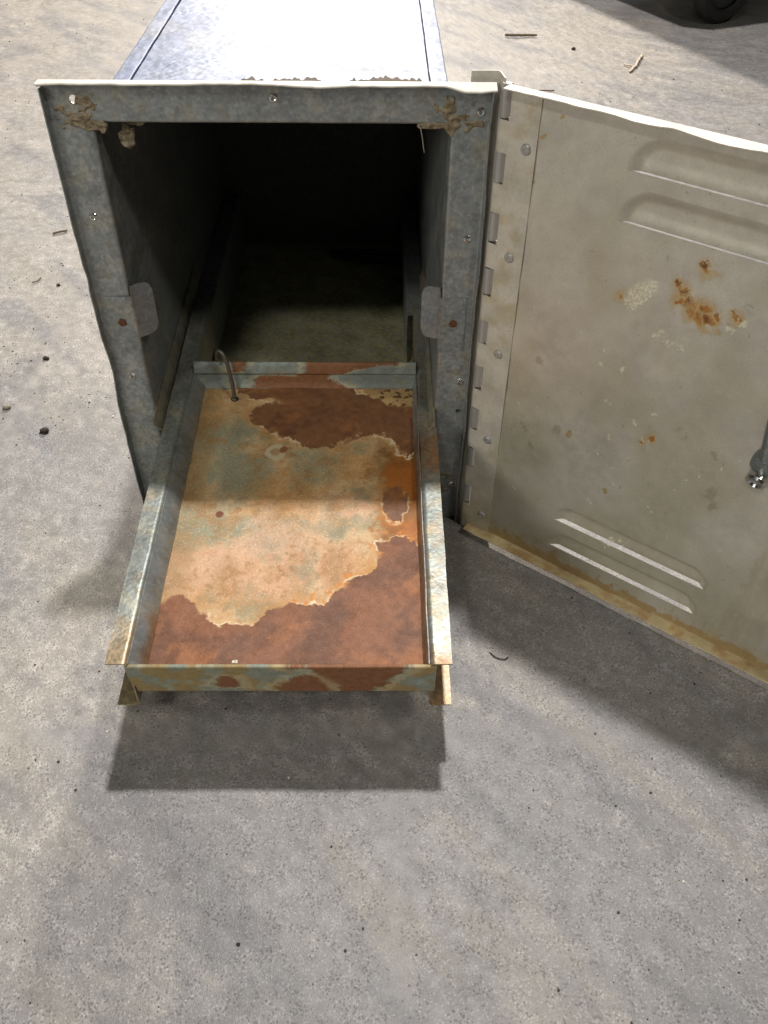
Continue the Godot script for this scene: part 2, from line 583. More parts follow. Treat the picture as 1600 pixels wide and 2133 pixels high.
				rc += Vector3.ONE * (f * 14.0 + mm * 10.0)
				col = col.lerp(rc, inside)
				relief = maxf(relief, inside * (0.55 + f * 0.35 + mm * 0.3) + rim * 0.5)
			var dE := field_at(fields[4], fw, fh, u, v)
			var tE := 1.0 - ss(-0.0015, 0.0015, dE)
			var ec := Vector3(196, 162, 112) + Vector3.ONE * (f * 34.0)
			if mm > 0.22:
				ec = Vector3(120, 86, 52)
			col = col.lerp(ec, tE)
			# small single marks
			var dot := Vector2(x + 0.077, (z + 0.190)).length()
			col = col.lerp(Vector3(112, 64, 36), 1.0 - ss(0.0035, 0.0048, dot + f * 0.0006))
			var rg := Vector2(x + 0.026 + wx * 0.5, (z + 0.281 + wz * 0.5) * 0.9).length()
			col = col.lerp(Vector3(196, 186, 158), (1.0 - ss(0.002, 0.004, absf(rg - 0.008))) * 0.8)
			var rg2 := Vector2(x + 0.018 + wx * 0.5, (z + 0.286 + wz * 0.5)).length()
			col = col.lerp(Vector3(140, 96, 56), 1.0 - ss(0.0035, 0.005, rg2))
			hm[j * w + k] = int(clampf(90.0 + relief * 90.0 + f * 22.0 + mm * 16.0, 0, 255))
			var o := (j * w + k) * 3
			px[o] = int(clampf(col.x, 0, 255)); px[o + 1] = int(clampf(col.y, 0, 255)); px[o + 2] = int(clampf(col.z, 0, 255))
	M.pan = std(tex_from(px, w, h), 0.6, 0.0)
	M.pan.normal_enabled = true
	var hi := Image.create_from_data(w, h, false, Image.FORMAT_L8, hm)
	hi.convert(Image.FORMAT_RGBA8)
	hi.bump_map_to_normal_map(2.0)
	hi.generate_mipmaps()
	M.pan.normal_texture = ImageTexture.create_from_image(hi)
	M.pan.normal_scale = 0.2
	M.pan.metallic_specular = 0.45
	# front panel and rear wall of the tray: streaked zinc with rust patches, u = x, v = height
	for which in 2:
		var fpw := 512
		var fph := 96
		var polys := []
		if which == 0:
			polys = [[[0.53, 0.0], [0.47, 0.25], [0.55, 0.62], [0.62, 0.72], [0.67, 0.5], [0.66, 0.0]], [[0.50, 1.1], [0.53, 0.86], [0.58, 0.9], [0.63, 0.7], [0.68, 0.45], [0.69, 0.0], [0.79, 0.0], [0.84, 0.4], [0.9, 0.85], [0.93, 1.1]], [[0.30, 0.55], [0.34, 0.7], [0.36, 0.2], [0.31, 0.1], [0.27, 0.2]]]
		else:
			polys = [[[0.17, 1.1], [0.18, 0.75], [0.22, 0.72], [0.24, 1.1]], [[0.26, -0.1], [0.28, 0.3], [0.36, 0.5], [0.50, 0.55], [0.51, 1.1], [0.93, 1.1], [0.9, 0.85], [0.75, 0.8], [0.62, 0.55], [0.60, 0.3], [0.69, 0.1], [0.70, -0.1]]]
		var pf := []
		for q in polys:
			pf.append(poly_field(q, 128, 24, 0, 0, 1, 1))
		var px2 := PackedByteArray()
		px2.resize(fpw * fph * 3)
		for j in fph:
			for k in fpw:
				var u := (k + 0.5) / fpw
				var v := 1.0 - (j + 0.5) / fph
				var n1 := big.get_noise_2d(k * 1.2 + 900 * which, j * 1.6)
				var n2 := big2.get_noise_2d(k * 2.0 + 300, j * 2.0 + 700 * which)
				var f := fn.get_noise_2d(k, j + 800)
				var mm := md.get_noise_2d(k + 500 * which, j + 300)
				var col := Vector3(134, 138, 124) if which == 0 else Vector3(128, 134, 128)
				col = col.lerp(Vector3(152, 128, 82), ss(-0.05, 0.4, n1 + (0.22 if which == 0 else -0.15)) * (0.9 if which == 0 else 0.4))
				col = col.lerp(Vector3(154, 166, 162), ss(0.15, 0.5, n2) * 0.55)
				col += Vector3.ONE * (f * 16.0 + mm * 12.0)
				for pp in pf:
					var dd := field_at(pp, 128, 24, u + mm * 0.02, v + f * 0.10 + n1 * 0.2)
					var ins := 1.0 - ss(-0.012, 0.012, dd)
					var rim := 1.0 - ss(0.0, 0.03, absf(dd - 0.025))
					col = col.lerp(Vector3(198, 182, 146), rim * 0.55)
					col = col.lerp(Vector3(130, 86, 54) + Vector3.ONE * (f * 14.0 + mm * 12.0), ins)
				var o := (j * fpw + k) * 3
				px2[o] = int(clampf(col.x, 0, 255)); px2[o + 1] = int(clampf(col.y, 0, 255)); px2[o + 2] = int(clampf(col.z, 0, 255))
		var mt := std(tex_from(px2, fpw, fph), 0.6, 0.15)
		if which == 0: M.front_panel = mt
		else: M.rear_wall = mt

# ---- inside of the door, metres: t from the hinge, y up
func make_door_tex() -> void:
	var w := 560
	var h := 720
	var big := noise(31, 0.006, 4)
	var big2 := noise(32, 0.008, 4)
	var md := noise(33, 0.045, 4)
	var fn := noise(34, 0.25, 2)
	var spk := noise(35, 0.085, 2)
	# x, y, radius, kind (0 rust, 1 pale scale, 2 dark smudge)
	var marks := []
	var rg := RandomNumberGenerator.new()
	rg.seed = 77
	for q in [[0.187, 0.392, 0.005], [0.192, 0.384, 0.006], [0.199, 0.378, 0.007], [0.206, 0.377, 0.008], [0.205, 0.386, 0.006], [0.212, 0.375, 0.006], [0.180, 0.397, 0.0035], [0.183, 0.384, 0.005], [0.218, 0.381, 0.003], [0.1982, 0.4187, 0.0042], [0.133, 0.371, 0.003], [0.193, 0.2415, 0.0042], [0.232, 0.386, 0.003], [0.186, 0.232, 0.002]]:
		marks.append([q[0], q[1], q[2], 0])
	for q in [[0.150, 0.379, 0.010], [0.157, 0.386, 0.008], [0.161, 0.389, 0.006], [0.147, 0.373, 0.006], [0.170, 0.347, 0.003], [0.176, 0.346, 0.003], [0.183, 0.345, 0.0028], [0.190, 0.3445, 0.0025], [0.196, 0.344, 0.0022], [0.187, 0.340, 0.002], [0.143, 0.366, 0.004], [0.176, 0.352, 0.003], [0.232, 0.374, 0.004], [0.238, 0.383, 0.005], [0.150, 0.302, 0.004], [0.128, 0.316, 0.002], [0.190, 0.268, 0.003], [0.152, 0.225, 0.0035], [0.172, 0.253, 0.002], [0.143, 0.262, 0.002], [0.128, 0.300, 0.0018], [0.18, 0.09, 0.004], [0.187, 0.094, 0.003], [0.176, 0.084, 0.002], [0.195, 0.086, 0.0025]]:
		marks.append([q[0], q[1], q[2], 1])
	for k in 60:
		marks.append([rg.randf_range(0.05, 0.30), rg.randf_range(0.06, 0.36), rg.randf_range(0.0006, 0.0014), 1])
	for q in [[0.215, 0.262, 0.004], [0.222, 0.256, 0.004], [0.062, 0.190, 0.006], [0.10, 0.205, 0.006], [0.255, 0.248, 0.007], [0.262, 0.205, 0.009], [0.268, 0.192, 0.006], [0.242, 0.395, 0.004], [0.068, 0.275, 0.004], [0.140, 0.455, 0.002], [0.075, 0.172, 0.004]]:
		marks.append([q[0], q[1], q[2], 2])
	var bins := {}
	for q in marks:
		var r: float = q[2] * 2.4 + 0.004
		for bx in range(int((q[0] - r) / 0.02), int((q[0] + r) / 0.02) + 1):
			for by in range(int((q[1] - r) / 0.02), int((q[1] + r) / 0.02) + 1):
				var key := bx * 1000 + by
				if not bins.has(key): bins[key] = []
				bins[key].append(q)
	var px := PackedByteArray()
	px.resize(w * h * 3)
	for j in h:
		for k in w:
			var t := 0.40 * (k + 0.5) / w
			var y := 0.53 * (1.0 - (j + 0.5) / h)
			var n1 := big.get_noise_2d(k, j)
			var n2 := big2.get_noise_2d(k, j)
			var mm := md.get_noise_2d(k, j)
			var f := fn.get_noise_2d(k, j)
			var col := Vector3(204, 198, 186)
			col = col.lerp(Vector3(196, 190, 180), ss(-0.1, 0.45, n2))
			# yellow-olive mottling, stronger in the lower door, with runs
			var olive := ss(-0.25, 0.4, n1 + mm * 0.25 + (0.26 - y) * 1.5)
			col = col.lerp(Vector3(180, 173, 150), olive * 0.55)
			var run := ss(0.08, 0.35, big2.get_noise_2d(k * 3.0, j * 0.35) + mm * 0.3) * ss(0.2, 0.27, t) * (1.0 - ss(0.16, 0.26, y))
			col = col.lerp(Vector3(146, 124, 84), run * 0.16)
			# rust line that crept up from the bottom seam
			var creep := 1.0 - ss(0.0, 0.010 + n1 * 0.016, y - 0.030 + mm * 0.012)
			col = col.lerp(Vector3(172, 132, 66), creep * 0.5)
			col += Vector3.ONE * (f * 7.0 + mm * 9.0)
			if spk.get_noise_2d(k, j) > 0.74:
				col = col.lerp(Vector3(140, 126, 98), 0.4)
			var key := int(t / 0.02) * 1000 + int(y / 0.02)
			if bins.has(key):
				for q in bins[key]:
					var d := Vector2(t - q[0] + mm * 0.007, y - q[1] + f * 0.0025 - mm * 0.006).length()
					var r: float = q[2]
					if q[3] == 0:
						col = col.lerp(Vector3(192, 152, 98), (1.0 - ss(r * 0.5, r + 0.007, d + mm * 0.006)) * 0.45)
						col = col.lerp(Vector3(206, 190, 150), (1.0 - ss(r, r + 0.003, d)) * 0.6)
						col = col.lerp(Vector3(176, 110, 44).lerp(Vector3(110, 62, 30), ss(0.0, 0.3, mm + f * 0.4)), (1.0 - ss(r * 0.45, r * 1.1, d + f * 0.002)) * 0.85)
					elif q[3] == 1:
						col = col.lerp(Vector3(226, 222, 200) + Vector3.ONE * f * 40.0, (1.0 - ss(r * 0.8, r * 1.05, d)) * 0.85)
					else:
						col = col.lerp(Vector3(124, 114, 94), (1.0 - ss(r * 0.4, r * 1.6, d)) * 0.32 * ss(-0.2, 0.25, mm))
			var o := (j * w + k) * 3
			px[o] = int(clampf(col.x, 0, 255)); px[o + 1] = int(clampf(col.y, 0, 255)); px[o + 2] = int(clampf(col.z, 0, 255))
	M.door = std(tex_from(px, w, h), 0.4, 0.25)
	M.door.normal_enabled = true
	M.door.normal_texture = normal_from(seamless(noise(36, 0.1, 3), 256), 256, 1.0)
	M.door.normal_scale = 0.08

# ------------------------------------------------------------------ scene
func _ready() -> void:
	# camera
	var cam := Camera3D.new()
	cam.name = "camera"
	cam.fov = 61.34
	cam.near = 0.02
	cam.far = 60.0
	var yaw := -0.011963
	var pitch := -0.763625
	var roll := 0.009964
	cam.transform = Transform3D(Basis(Vector3.UP, yaw) * Basis(Vector3.RIGHT, pitch) * Basis(Vector3.BACK, roll), Vector3(0.2812, 0.7536 - DROP, 0.7585))
	add_child(cam)
	cam.current = true
	# surroundings: a dim workshop hall, no sky
	var env := Environment.new()
	env.background_mode = Environment.BG_COLOR
	env.background_color = Color(0.30, 0.29, 0.27)
	env.background_energy_multiplier = 0.015
	env.tonemap_mode = Environment.TONE_MAPPER_LINEAR
	env.tonemap_exposure = 1.0
	env.sdfgi_enabled = true
	env.ssao_enabled = true
	env.ssil_enabled = true
	var we := WorldEnvironment.new()
	we.name = "world"
	we.environment = env
	add_child(we)
	# ceiling and work lamps of the hall, plus an added fill at left
	lamp("ceiling_lamp_behind", Vector3(0.45, 3.2, -0.77), Vector3(0.45, 0, -0.77), Vector2(0.14, 0.14), 11.5, Color(1.0, 0.99, 0.985))
	lamp("ceiling_lamp_rear", Vector3(0.0, 3.2, -4.7), Vector3(0.0, 0, -3.2), Vector2(0.18, 0.18), 31.0, Color(1.0, 0.965, 0.915))
	lamp("ceiling_lamp_far", Vector3(-0.3, 3.4, -9.5), Vector3(-0.3, 0, -6.0), Vector2(2.4, 0.5), 11.0, Color(0.96, 0.97, 1.0))
	lamp("work_lamp_right", Vector3(1.8, 3.0, 1.5), Vector3(0.3, 0.2, 0.0), Vector2(0.5, 0.2), 2.2, Color(1.0, 0.99, 0.945))
	lamp("work_lamp_front", Vector3(-0.5, 3.0, 2.3), Vector3(0.2, 0.2, 0.0), Vector2(0.4, 0.2), 2.3, Color(1.0, 0.99, 0.945))
	lamp("fill_lamp_left", Vector3(-2.6, 1.85, 2.7), Vector3(0.4, 0.25, 0.0), Vector2(1.4, 0.8), 4.5, Color(1.0, 0.99, 0.945))  # unseen lamp, set low and aimed to brighten the door more than the floor

	nz.dent = noise(51, 14.0, 3)
	nz.dent2 = noise(52, 60.0, 2)
	nz.stain = noise(53, 35.0, 4)
	nz.stain2 = noise(54, 110.0, 3)
	make_materials()
	build_floor()
	box = Node3D.new()
	box.name = "steel_storage_box"
	box.position = Vector3(0, -DROP, 0)
	add_child(box)
	tag(box, "weathered grey galvanised steel box lying open with rusty pull-out tray and beige louvred door", "storage box")
	build_body()
	build_frame()
	build_tray()
	build_door()
	build_debris()
	build_cart()

func lamp(called: String, at: Vector3, aim: Vector3, size: Vector2, energy: float, col: Color) -> void:
	var l := AreaLight3D.new()
	l.name = called
	l.area_size = size
	l.light_energy = energy
	l.light_color = col
	l.shadow_enabled = true
	l.set("area_range", 30.0)
	add_child(l)
	l.look_at_from_position(at, aim, Vector3.RIGHT if absf(at.x - aim.x) < 0.5 and absf(at.z - aim.z) < 0.5 else Vector3.UP)

func lines(a: float, b: float, step: float) -> PackedFloat32Array:
	var o := PackedFloat32Array()
	var n := maxi(1, int(round((b - a) / step)))
	for k in n + 1:
		o.append(lerpf(a, b, float(k) / n))
	return o

func build_floor() -> void:
	var xs := PackedFloat32Array([-12, -8, -5, -3, -2])
	xs.append_array(lines(-1.4, -0.42, 0.03))
	xs.append_array(lines(-0.4, 1.0, 0.010))
	xs.append_array(lines(1.03, 2.2, 0.04))
	xs.append_array(PackedFloat32Array([3, 5, 8, 12]))
	var zs := PackedFloat32Array([-14, -10, -7, -5, -4])
	zs.append_array(lines(-3.2, -1.03, 0.03))
	zs.append_array(lines(-1.0, 0.7, 0.010))
	zs.append_array(PackedFloat32Array([0.8, 1.0, 1.4, 2, 3, 5, 8, 12]))
	var mb := MB.new()
	var n1 := noise(61, 1.1, 4)
	var n2 := noise(62, 4.5, 4)
	var n3 := noise(63, 14.0, 4)
	var n4 := noise(64, 3.2, 3)
	var n5 := noise(65, 50.0, 2)
	for z in zs:
		for x in xs:
			var a := n1.get_noise_2d(x, z)
			var b := n2.get_noise_2d(x, z)
			var c := n3.get_noise_2d(x, z)
			# tyre-dragged streaks run obliquely across the slab
			var s := (x * 0.62 + z * 0.78)
			var d := n4.get_noise_2d((x * 0.78 - z * 0.62) * 3.4, s * 0.55)
			var fine := n5.get_noise_2d(x, z)
			var col := Vector3(0.94, 0.93, 0.93)
			col = col.lerp(Vector3(1.20, 1.155, 1.09), ss(-0.08, 0.16, a * 0.9 + b * 0.5 + c * 0.35 + fine * 0.2 + clampf(-0.55 * x - 0.32 * z - 0.06, -0.3, 0.3)))   # pale dust patches; leftward and rearward bias also paints in the brighter light there
			col = col.lerp(Vector3(0.78, 0.79, 0.81), ss(0.05, 0.5, b * 0.7 + c * 0.6) * 0.55)   # worn grey patches
			col = col.lerp(Vector3(0.70, 0.71, 0.77), ss(0.18, 0.45, d + c * 0.25) * 0.6)        # grey-blue drag marks
			col = col.lerp(Vector3(1.08, 1.03, 0.93), ss(0.2, 0.45, -d + c * 0.2) * 0.45)
			col *= 1.0 + fine * 0.22 + c * 0.16
			var hgt := c * 0.0004
			mb.vert(Vector3(x, hgt, z), Vector3.UP, Vector2(x, z), Color(col.x * 0.66, col.y * 0.655, col.z * 0.655))
	var w := xs.size()
	for j in zs.size() - 1:
		for k in w - 1:
			var i0 := j * w + k
			mb.quad(i0, i0 + w, i0 + w + 1, i0 + 1)
	var o := put(mb, "concrete_floor", M.concrete, self)
	tag(o, "bare grey concrete workshop floor with dust and worn patches", "floor", "", "structure")

func dent(p: Vector3, amp: float) -> float:
	return nz.dent.get_noise_3dv(p) * amp + nz.dent2.get_noise_3dv(p) * amp * 0.25

func vc(r: float, g: float, b: float) -> Color:
	return Color(minf(r * 0.78, 1.0), minf(g * 0.775, 1.0), minf(b * 0.765, 1.0))

func metal_col(p: Vector3) -> Color:
	var s: float = nz.stain.get_noise_3dv(p)
	var l := 1.0 + s * 0.09
	var w := ss(0.15, 0.55, nz.stain.get_noise_3dv(p * 0.7 + Vector3(3, 1, 2)))
	return vc(l, l * lerpf(1.0, 0.97, w), l * lerpf(1.0, 0.88, w))

const XL := 0.036
const XR := 0.346
const YT := 0.485
const YB := 0.075
const ZB := -0.60

func build_body() -> void:
	# side panels
	for s in 2:
		var x := XL if s == 0 else XR
		var g := []
		for z in lines(ZB, -0.028, 0.012):
			var row := PackedVector3Array()
			for y in lines(0.022, YT, 0.012):
				row.append(Vector3(x + dent(Vector3(x, y, z), 0.0016) * ss(-0.03, -0.08, z), y, z))
			g.append(row)
		if s == 0: g.reverse()
		var mb := MB.new()
		sheet(mb, g, -0.0012, metal_col)
		put(mb, "side_panel", M.galv, box)
	# back and bottom
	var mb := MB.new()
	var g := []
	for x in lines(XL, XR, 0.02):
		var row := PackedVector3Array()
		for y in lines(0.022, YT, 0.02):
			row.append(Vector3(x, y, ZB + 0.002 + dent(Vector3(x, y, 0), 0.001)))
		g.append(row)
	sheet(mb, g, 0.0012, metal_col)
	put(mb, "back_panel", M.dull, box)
	mb = MB.new()
	g = []
	for z in lines(ZB + 0.003, -0.03, 0.015):
		var row := PackedVector3Array()
		for x in lines(XL + 0.0015, XR - 0.0015, 0.015):
			row.append(Vector3(x, YB + dent(Vector3(x, 0, z), 0.0015), z))
		g.append(row)
	sheet(mb, g, 0.0012)
	put(mb, "bottom_panel", M.inner_floor, box, "corroded yellowish floor sheet inside the dark compartment")
	# top: centre sheet and two folded edge strips with an open seam between
	mb = MB.new()
	g = []
	var top_holes := []
	for z in lines(ZB, -0.013, 0.010):
		var row := PackedVector3Array()
		for x in lines(XL + 0.0165, XR - 0.0165, 0.010):
			row.append(Vector3(x, YT + 0.0012 + dent(Vector3(x, 5, z), 0.0007), z))
		g.append(row)
	var smear := noise(71, 9.0, 4)
	var smear2 := noise(72, 45.0, 3)
	var topcol := func(p: Vector3) -> Color:
		var k := ss(0.05, 0.35, smear.get_noise_3dv(p) + smear2.get_noise_3dv(p) * 0.25)
		var c := Color(0.80, 0.83, 0.98).lerp(Color(1.0, 0.97, 0.92), k)
		for q in [[0.085, -0.075, 0.014], [0.106, -0.035, 0.008], [0.075, -0.06, 0.01], [0.15, -0.04, 0.012]]:
			var d := Vector2(p.x - q[0], (p.z - q[1]) * 0.8).length() + smear2.get_noise_3dv(p) * 0.004
			c = c.lerp(Color(0.62, 0.60, 0.55), (1.0 - ss(q[2] * 0.75, q[2], d)) * 0.6)
		# brown grime along the front edge
		var gr := (1.0 - ss(0.006, 0.03, -0.013 - p.z + smear.get_noise_3dv(p * 2.0) * 0.03))
		return c.lerp(Color(0.72, 0.62, 0.48), gr * 0.6 * ss(0.12, 0.2, p.x))
	sheet(mb, g, 0.0012, topcol)
	put(mb, "top_panel", M.top, box, "pale zinc top sheet with dried water marks")
	for s in 2:
		mb = MB.new()
		g = []
		var xa := XL - 0.0012 if s == 0 else XR - 0.0153
		var xb := XL + 0.0153 if s == 0 else XR + 0.0012
		var prof := rounded([Vector2(xa, YT - 0.03), Vector2(xa, YT + 0.0026), Vector2(xb, YT + 0.0026), Vector2(xb, YT - 0.0012), Vector2(xb + 0.008, YT - 0.0012)] if s == 0 else [Vector2(xa - 0.008, YT - 0.0012), Vector2(xa, YT - 0.0012), Vector2(xa, YT + 0.0026), Vector2(xb, YT + 0.0026), Vector2(xb, YT - 0.03)], 0.0012, 4, 0.0012)
		for q in prof:
			var row := PackedVector3Array()
			for z in lines(ZB, -0.013, 0.015):
				row.append(Vector3(q.x + dent(Vector3(q.x, 9, z), 0.0008), q.y + dent(Vector3(q.x, 3, z), 0.001), z))
			g.append(row)
		sheet(mb, g, -0.001, topcol)
		put(mb, "edge_strip", M.top, box)
	# side channels the tray runs in, and the flared guide blades above them
	for s in 2:
		var sg := 1.0 if s == 0 else -1.0
		var x0 := XL + 0.002 if s == 0 else XR - 0.002
		mb = MB.new()
		g = []
		for q in rounded([Vector2(0, 0.088), Vector2(0.0, 0.160), Vector2(0.024, 0.160), Vector2(0.024, 0.088)], 0.003, 4, 0.01):
			var row := PackedVector3Array()
			for z in lines(ZB + 0.006, -0.235, 0.03):
				row.append(Vector3(x0 + sg * q.x, q.y, z))
			g.append(row)
		sheet(mb, g, 0.0012, metal_col)
		put(mb, "slide_channel", M.galv, box)
		mb = MB.new()
		g = []
		for z in lines(-0.30, 0.012, 0.006):
			var t := ss(-0.16, 0.012, z)
			var row := PackedVector3Array()
			var yb := 0.181 - 0.0694 * (z + 0.22) + 0.004
			var endcut := 0.006 * ss(0.004, 0.012, z)
			for k in 6:
				var h := k / 5.0
				row.append(Vector3(x0 + sg * (0.004 + 0.003 * t - (0.004 + 0.004 * t) * h), yb - 0.013 + endcut + (0.019 - endcut * 2.0) * h, z))
			g.append(row)
		sheet(mb, g, 0.0015 * sg, func(p): 
			var k := ss(-0.2, 0.3, nz.stain.get_noise_3dv(p * 1.5))
			return vc(1.25, 1.12, 0.86).lerp(vc(0.9, 0.72, 0.5), k * 0.6))
		put(mb, "guide_blade", M.galv, box, "yellowed steel guide blade with a rounded end beside the tray rail")

func lip_dip(x: float) -> float:
	var d := -0.0016 * exp(-pow((x - 0.236) / 0.020, 2.0))
	d += 0.0010 * exp(-pow((x - 0.16) / 0.05, 2.0))
	d -= 0.0046 * ss(0.336, 0.356, x) - 0.0014 * ss(0.366, 0.38, x)
	d += nz.dent.get_noise_2d(x * 1.4, 7.0) * 0.0008
	return d

func bar_col(p: Vector3) -> Color:
	var c := metal_col(p)
	# painted outside of the lip: cream
	var rust := ss(0.30, 0.55, nz.stain2.get_noise_3dv(p * 0.6) + nz.stain.get_noise_3dv(p) * 0.4)
	return c.lerp(vc(0.85, 0.68, 0.50), rust * 0.35)

func build_frame() -> void:
	var ZF := -0.0098
	# top rail of the frame
	var prof := rounded([Vector2(0.0, 0.514), Vector2(ZF, 0.513), Vector2(ZF, 0.4815), Vector2(-0.03, 0.4815)], 0.0028, 4, 0.0026)
	var g := []
	for q in prof:
		var row := PackedVector3Array()
		for x in lines(0.0, 0.38, 0.0025):
			var t := clampf((q.x - ZF) / -ZF, 0.0, 1.0)
			row.append(Vector3(x, q.y + lip_dip(x) * t * (1.0 if q.y > 0.5 else 0.0), q.x + dent(Vector3(x, q.y, 0), 0.0007) + t * nz.dent.get_noise_2d(x * 2.0, 3.0) * 0.0012))
		g.append(row)
	var mb := MB.new()
	sheet(mb, g, -0.0011, bar_col, [[Vector3(0.0249, 0.5000, ZF), 0.0036], [Vector3(0.362, 0.4985, ZF), 0.0030]])
	var top_bar := put(mb, "frame_rail", M.galv, box, "top rail of the front frame with a bent lip")
	# cream painted outer skin folded over the lip
	g = []
	for q in [Vector2(-0.0100, 0.5142), Vector2(-0.005, 0.5144), Vector2(-0.0004, 0.5147), Vector2(0.0004, 0.5144), Vector2(0.0004, 0.5137)]:
		var row := PackedVector3Array()
		for x in lines(-0.001, 0.381, 0.0025):
			var t := clampf((q.x - ZF) / -ZF, 0.0, 1.0)
			row.append(Vector3(x, q.y + 0.0002 + lip_dip(x) * t, q.x + t * nz.dent.get_noise_2d(x * 2.0, 3.0) * 0.0012))
		g.append(row)
	mb = MB.new()
	sheet(mb, g, -0.0006)
	put(mb, "painted_lip", M.paint, top_bar, "cream painted skin of the top lip")
	# upright rails
	var uprights := []
	for s in 2:
		var pr := []
		if s == 0:
			pr = [Vector2(-0.03, XL), Vector2(ZF, XL), Vector2(ZF, 0.0012), Vector2(0.0, 0.0)]
		else:
			pr = [Vector2(0.0, 0.38), Vector2(ZF, 0.3788), Vector2(ZF, XR), Vector2(-0.03, XR)]
		prof = rounded(pr, 0.0028, 4, 0.0026)
		g = []
		for q in prof:
			var row := PackedVector3Array()
			for y in lines(0.0106, 0.5105, 0.0035):
				var t := clampf((q.x - ZF) / -ZF, 0.0, 1.0)
				var wv: float = nz.dent.get_noise_2d(y * 1.3, 21.0 + s * 9.0) * 0.0009
				if s == 0:
					wv += 0.0035 * exp(-pow((y - 0.235) / 0.03, 2.0)) + 0.0018 * exp(-pow((y - 0.34) / 0.012, 2.0))
				else:
					wv -= 0.0010 + 0.001 * sin(y * 30.0)
				row.append(Vector3(q.y + wv * t, y, q.x + dent(Vector3(q.y, y, 0), 0.0008)))
			g.append(row)
		mb = MB.new()
		var hs := []
		if s == 1:
			hs = [[Vector3(0.3715, 0.1745, ZF), 0.0027]]
		sheet(mb, g, 0.0011, bar_col, hs, null, func(c: Vector3) -> bool: return c.y > 0.4815 and c.z < ZF + 0.0016)
		uprights.append(put(mb, "frame_rail", M.galv, box, "left upright of the front frame with a wavy edge" if s == 0 else "hinge side upright of the front frame"))
	# bottom rail
	prof = rounded([Vector2(-0.03, YB + 0.003), Vector2(ZF + 0.001, YB + 0.003), Vector2(ZF + 0.001, 0.022), Vector2(-0.002, 0.021)], 0.0028, 4, 0.005)
	g = []
	for q in prof:
		var row := PackedVector3Array()
		for x in lines(XL + 0.001, XR - 0.001, 0.006):
			row.append(Vector3(x, q.y, q.x + dent(Vector3(x, q.y, 4), 0.0008)))
		g.append(row)
	mb = MB.new()
	sheet(mb, g, -0.0011, bar_col)
	put(mb, "frame_rail", M.galv, box, "low bottom rail under the tray")
	# pop rivets; the last one is added, standing in for a bright through-hole
	for q in [[0.0189, 0.3966, 0], [0.0206, 0.2181, 0], [0.3666, 0.3762, 1], [0.371, 0.2132, 1], [0.3700, 0.0660, 1], [0.1937, 0.5020, 2], [0.3700, 0.4915, 1]]:
		mb = MB.new()
		var at := Vector3(q[0], q[1], ZF + 0.0005 + dent(Vector3(q[0], q[1], 0), 0.0008))
		lathe(mb, at, Vector3(0, 0, 1), [[0.0044, -0.0006], [0.0042, 0.0006], [0.0034, 0.0015], [0.0022, 0.0019], [0.0016, 0.0016], [0.0013, 0.0006], [0.0, 0.0004]], 16)
		put(mb, "rivet", M.bright, [uprights[0], uprights[1], top_bar][q[2]])
	# rusted spot welds
	for q in [[0.0205, 0.4605, 0, 0.0048], [0.0445, 0.5035, 2, 0.0032], [0.2035, 0.4995, 2, 0.0038]]:
		mb = MB.new()
		lathe(mb, Vector3(q[0], q[1], ZF + 0.0004 + dent(Vector3(q[0], q[1], 0), 0.0008)), Vector3(0, 0, 1), [[q[3], -0.0008], [q[3] * 0.95, 0.0003], [q[3] * 0.6, 0.0005], [0.0, 0.0003]], 14, Color.WHITE, 0.06)
		put(mb, "spot_weld", M.rustspot, [uprights[0], uprights[1], top_bar][q[2]])
	# latch clips: plate on the upright plus an ear bent into the opening
	for s in 2:
		mb = MB.new()
		g = []
		var sg := 1.0 if s == 0 else -1.0
		var ox := 0.0 if s == 0 else 0.382
		var pxs := rounded([Vector2(0.0115, ZF + 0.0026), Vector2(0.0375, ZF + 0.0026), Vector2(0.056, ZF - (0.012 if s == 0 else 0.004))], 0.002, 4, 0.0025)
		for q in pxs:
			var row := PackedVector3Array()
			var t := clampf((q.x - 0.0385) / 0.0175, 0.0, 1.0)
			var ear: bool = q.x > 0.0378
			var lo := 0.2535
			var hi := 0.3145
			if ear:
				var rd := 0.010
				var back := sqrt(maxf(0.0, 1.0 - pow(maxf(0.0, (t - 0.5) / 0.5), 2.0)))
				lo = 0.2675 + (1.0 - back) * rd
				hi = 0.3255 - (1.0 - back) * rd
			for k in 13:
				row.append(Vector3(ox + sg * q.x, lerpf(lo, hi, k / 12.0), q.y + dent(Vector3(q.x, k * 0.005, s), 0.0006)))
			g.append(row)
		sheet(mb, g, 0.0014 * sg, func(p):
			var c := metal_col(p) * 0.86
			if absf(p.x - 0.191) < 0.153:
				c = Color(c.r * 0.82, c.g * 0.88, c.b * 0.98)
			var k := ss(0.30, 0.0, absf(absf(p.x - 0.191) - 0.1525) / 0.006 + nz.stain2.get_noise_3dv(p) * 0.6)
			return c.lerp(vc(0.62, 0.5, 0.34), k * 0.6).lerp(vc(1.25, 1.27, 1.28), ss(0.25, 0.5, nz.stain2.get_noise_3dv(p * 1.3)) * 0.4))
		var clip := put(mb, "latch_clip", M.galv, box, "bent steel latch clip with rounded ear beside the opening")
		mb = MB.new()
		lathe(mb, Vector3(ox + sg * 0.0235, 0.2855, ZF + 0.0030), Vector3(0, 0, 1), [[0.0044, -0.0010], [0.0042, 0.0003], [0.0026, 0.0005], [0.0, 0.0003]], 14, Color.WHITE, 0.08)
		put(mb, "spot_weld", M.rustspot, clip)
	# dried sealant smeared in the upper corners
	var rng := RandomNumberGenerator.new()
	rng.seed = 5
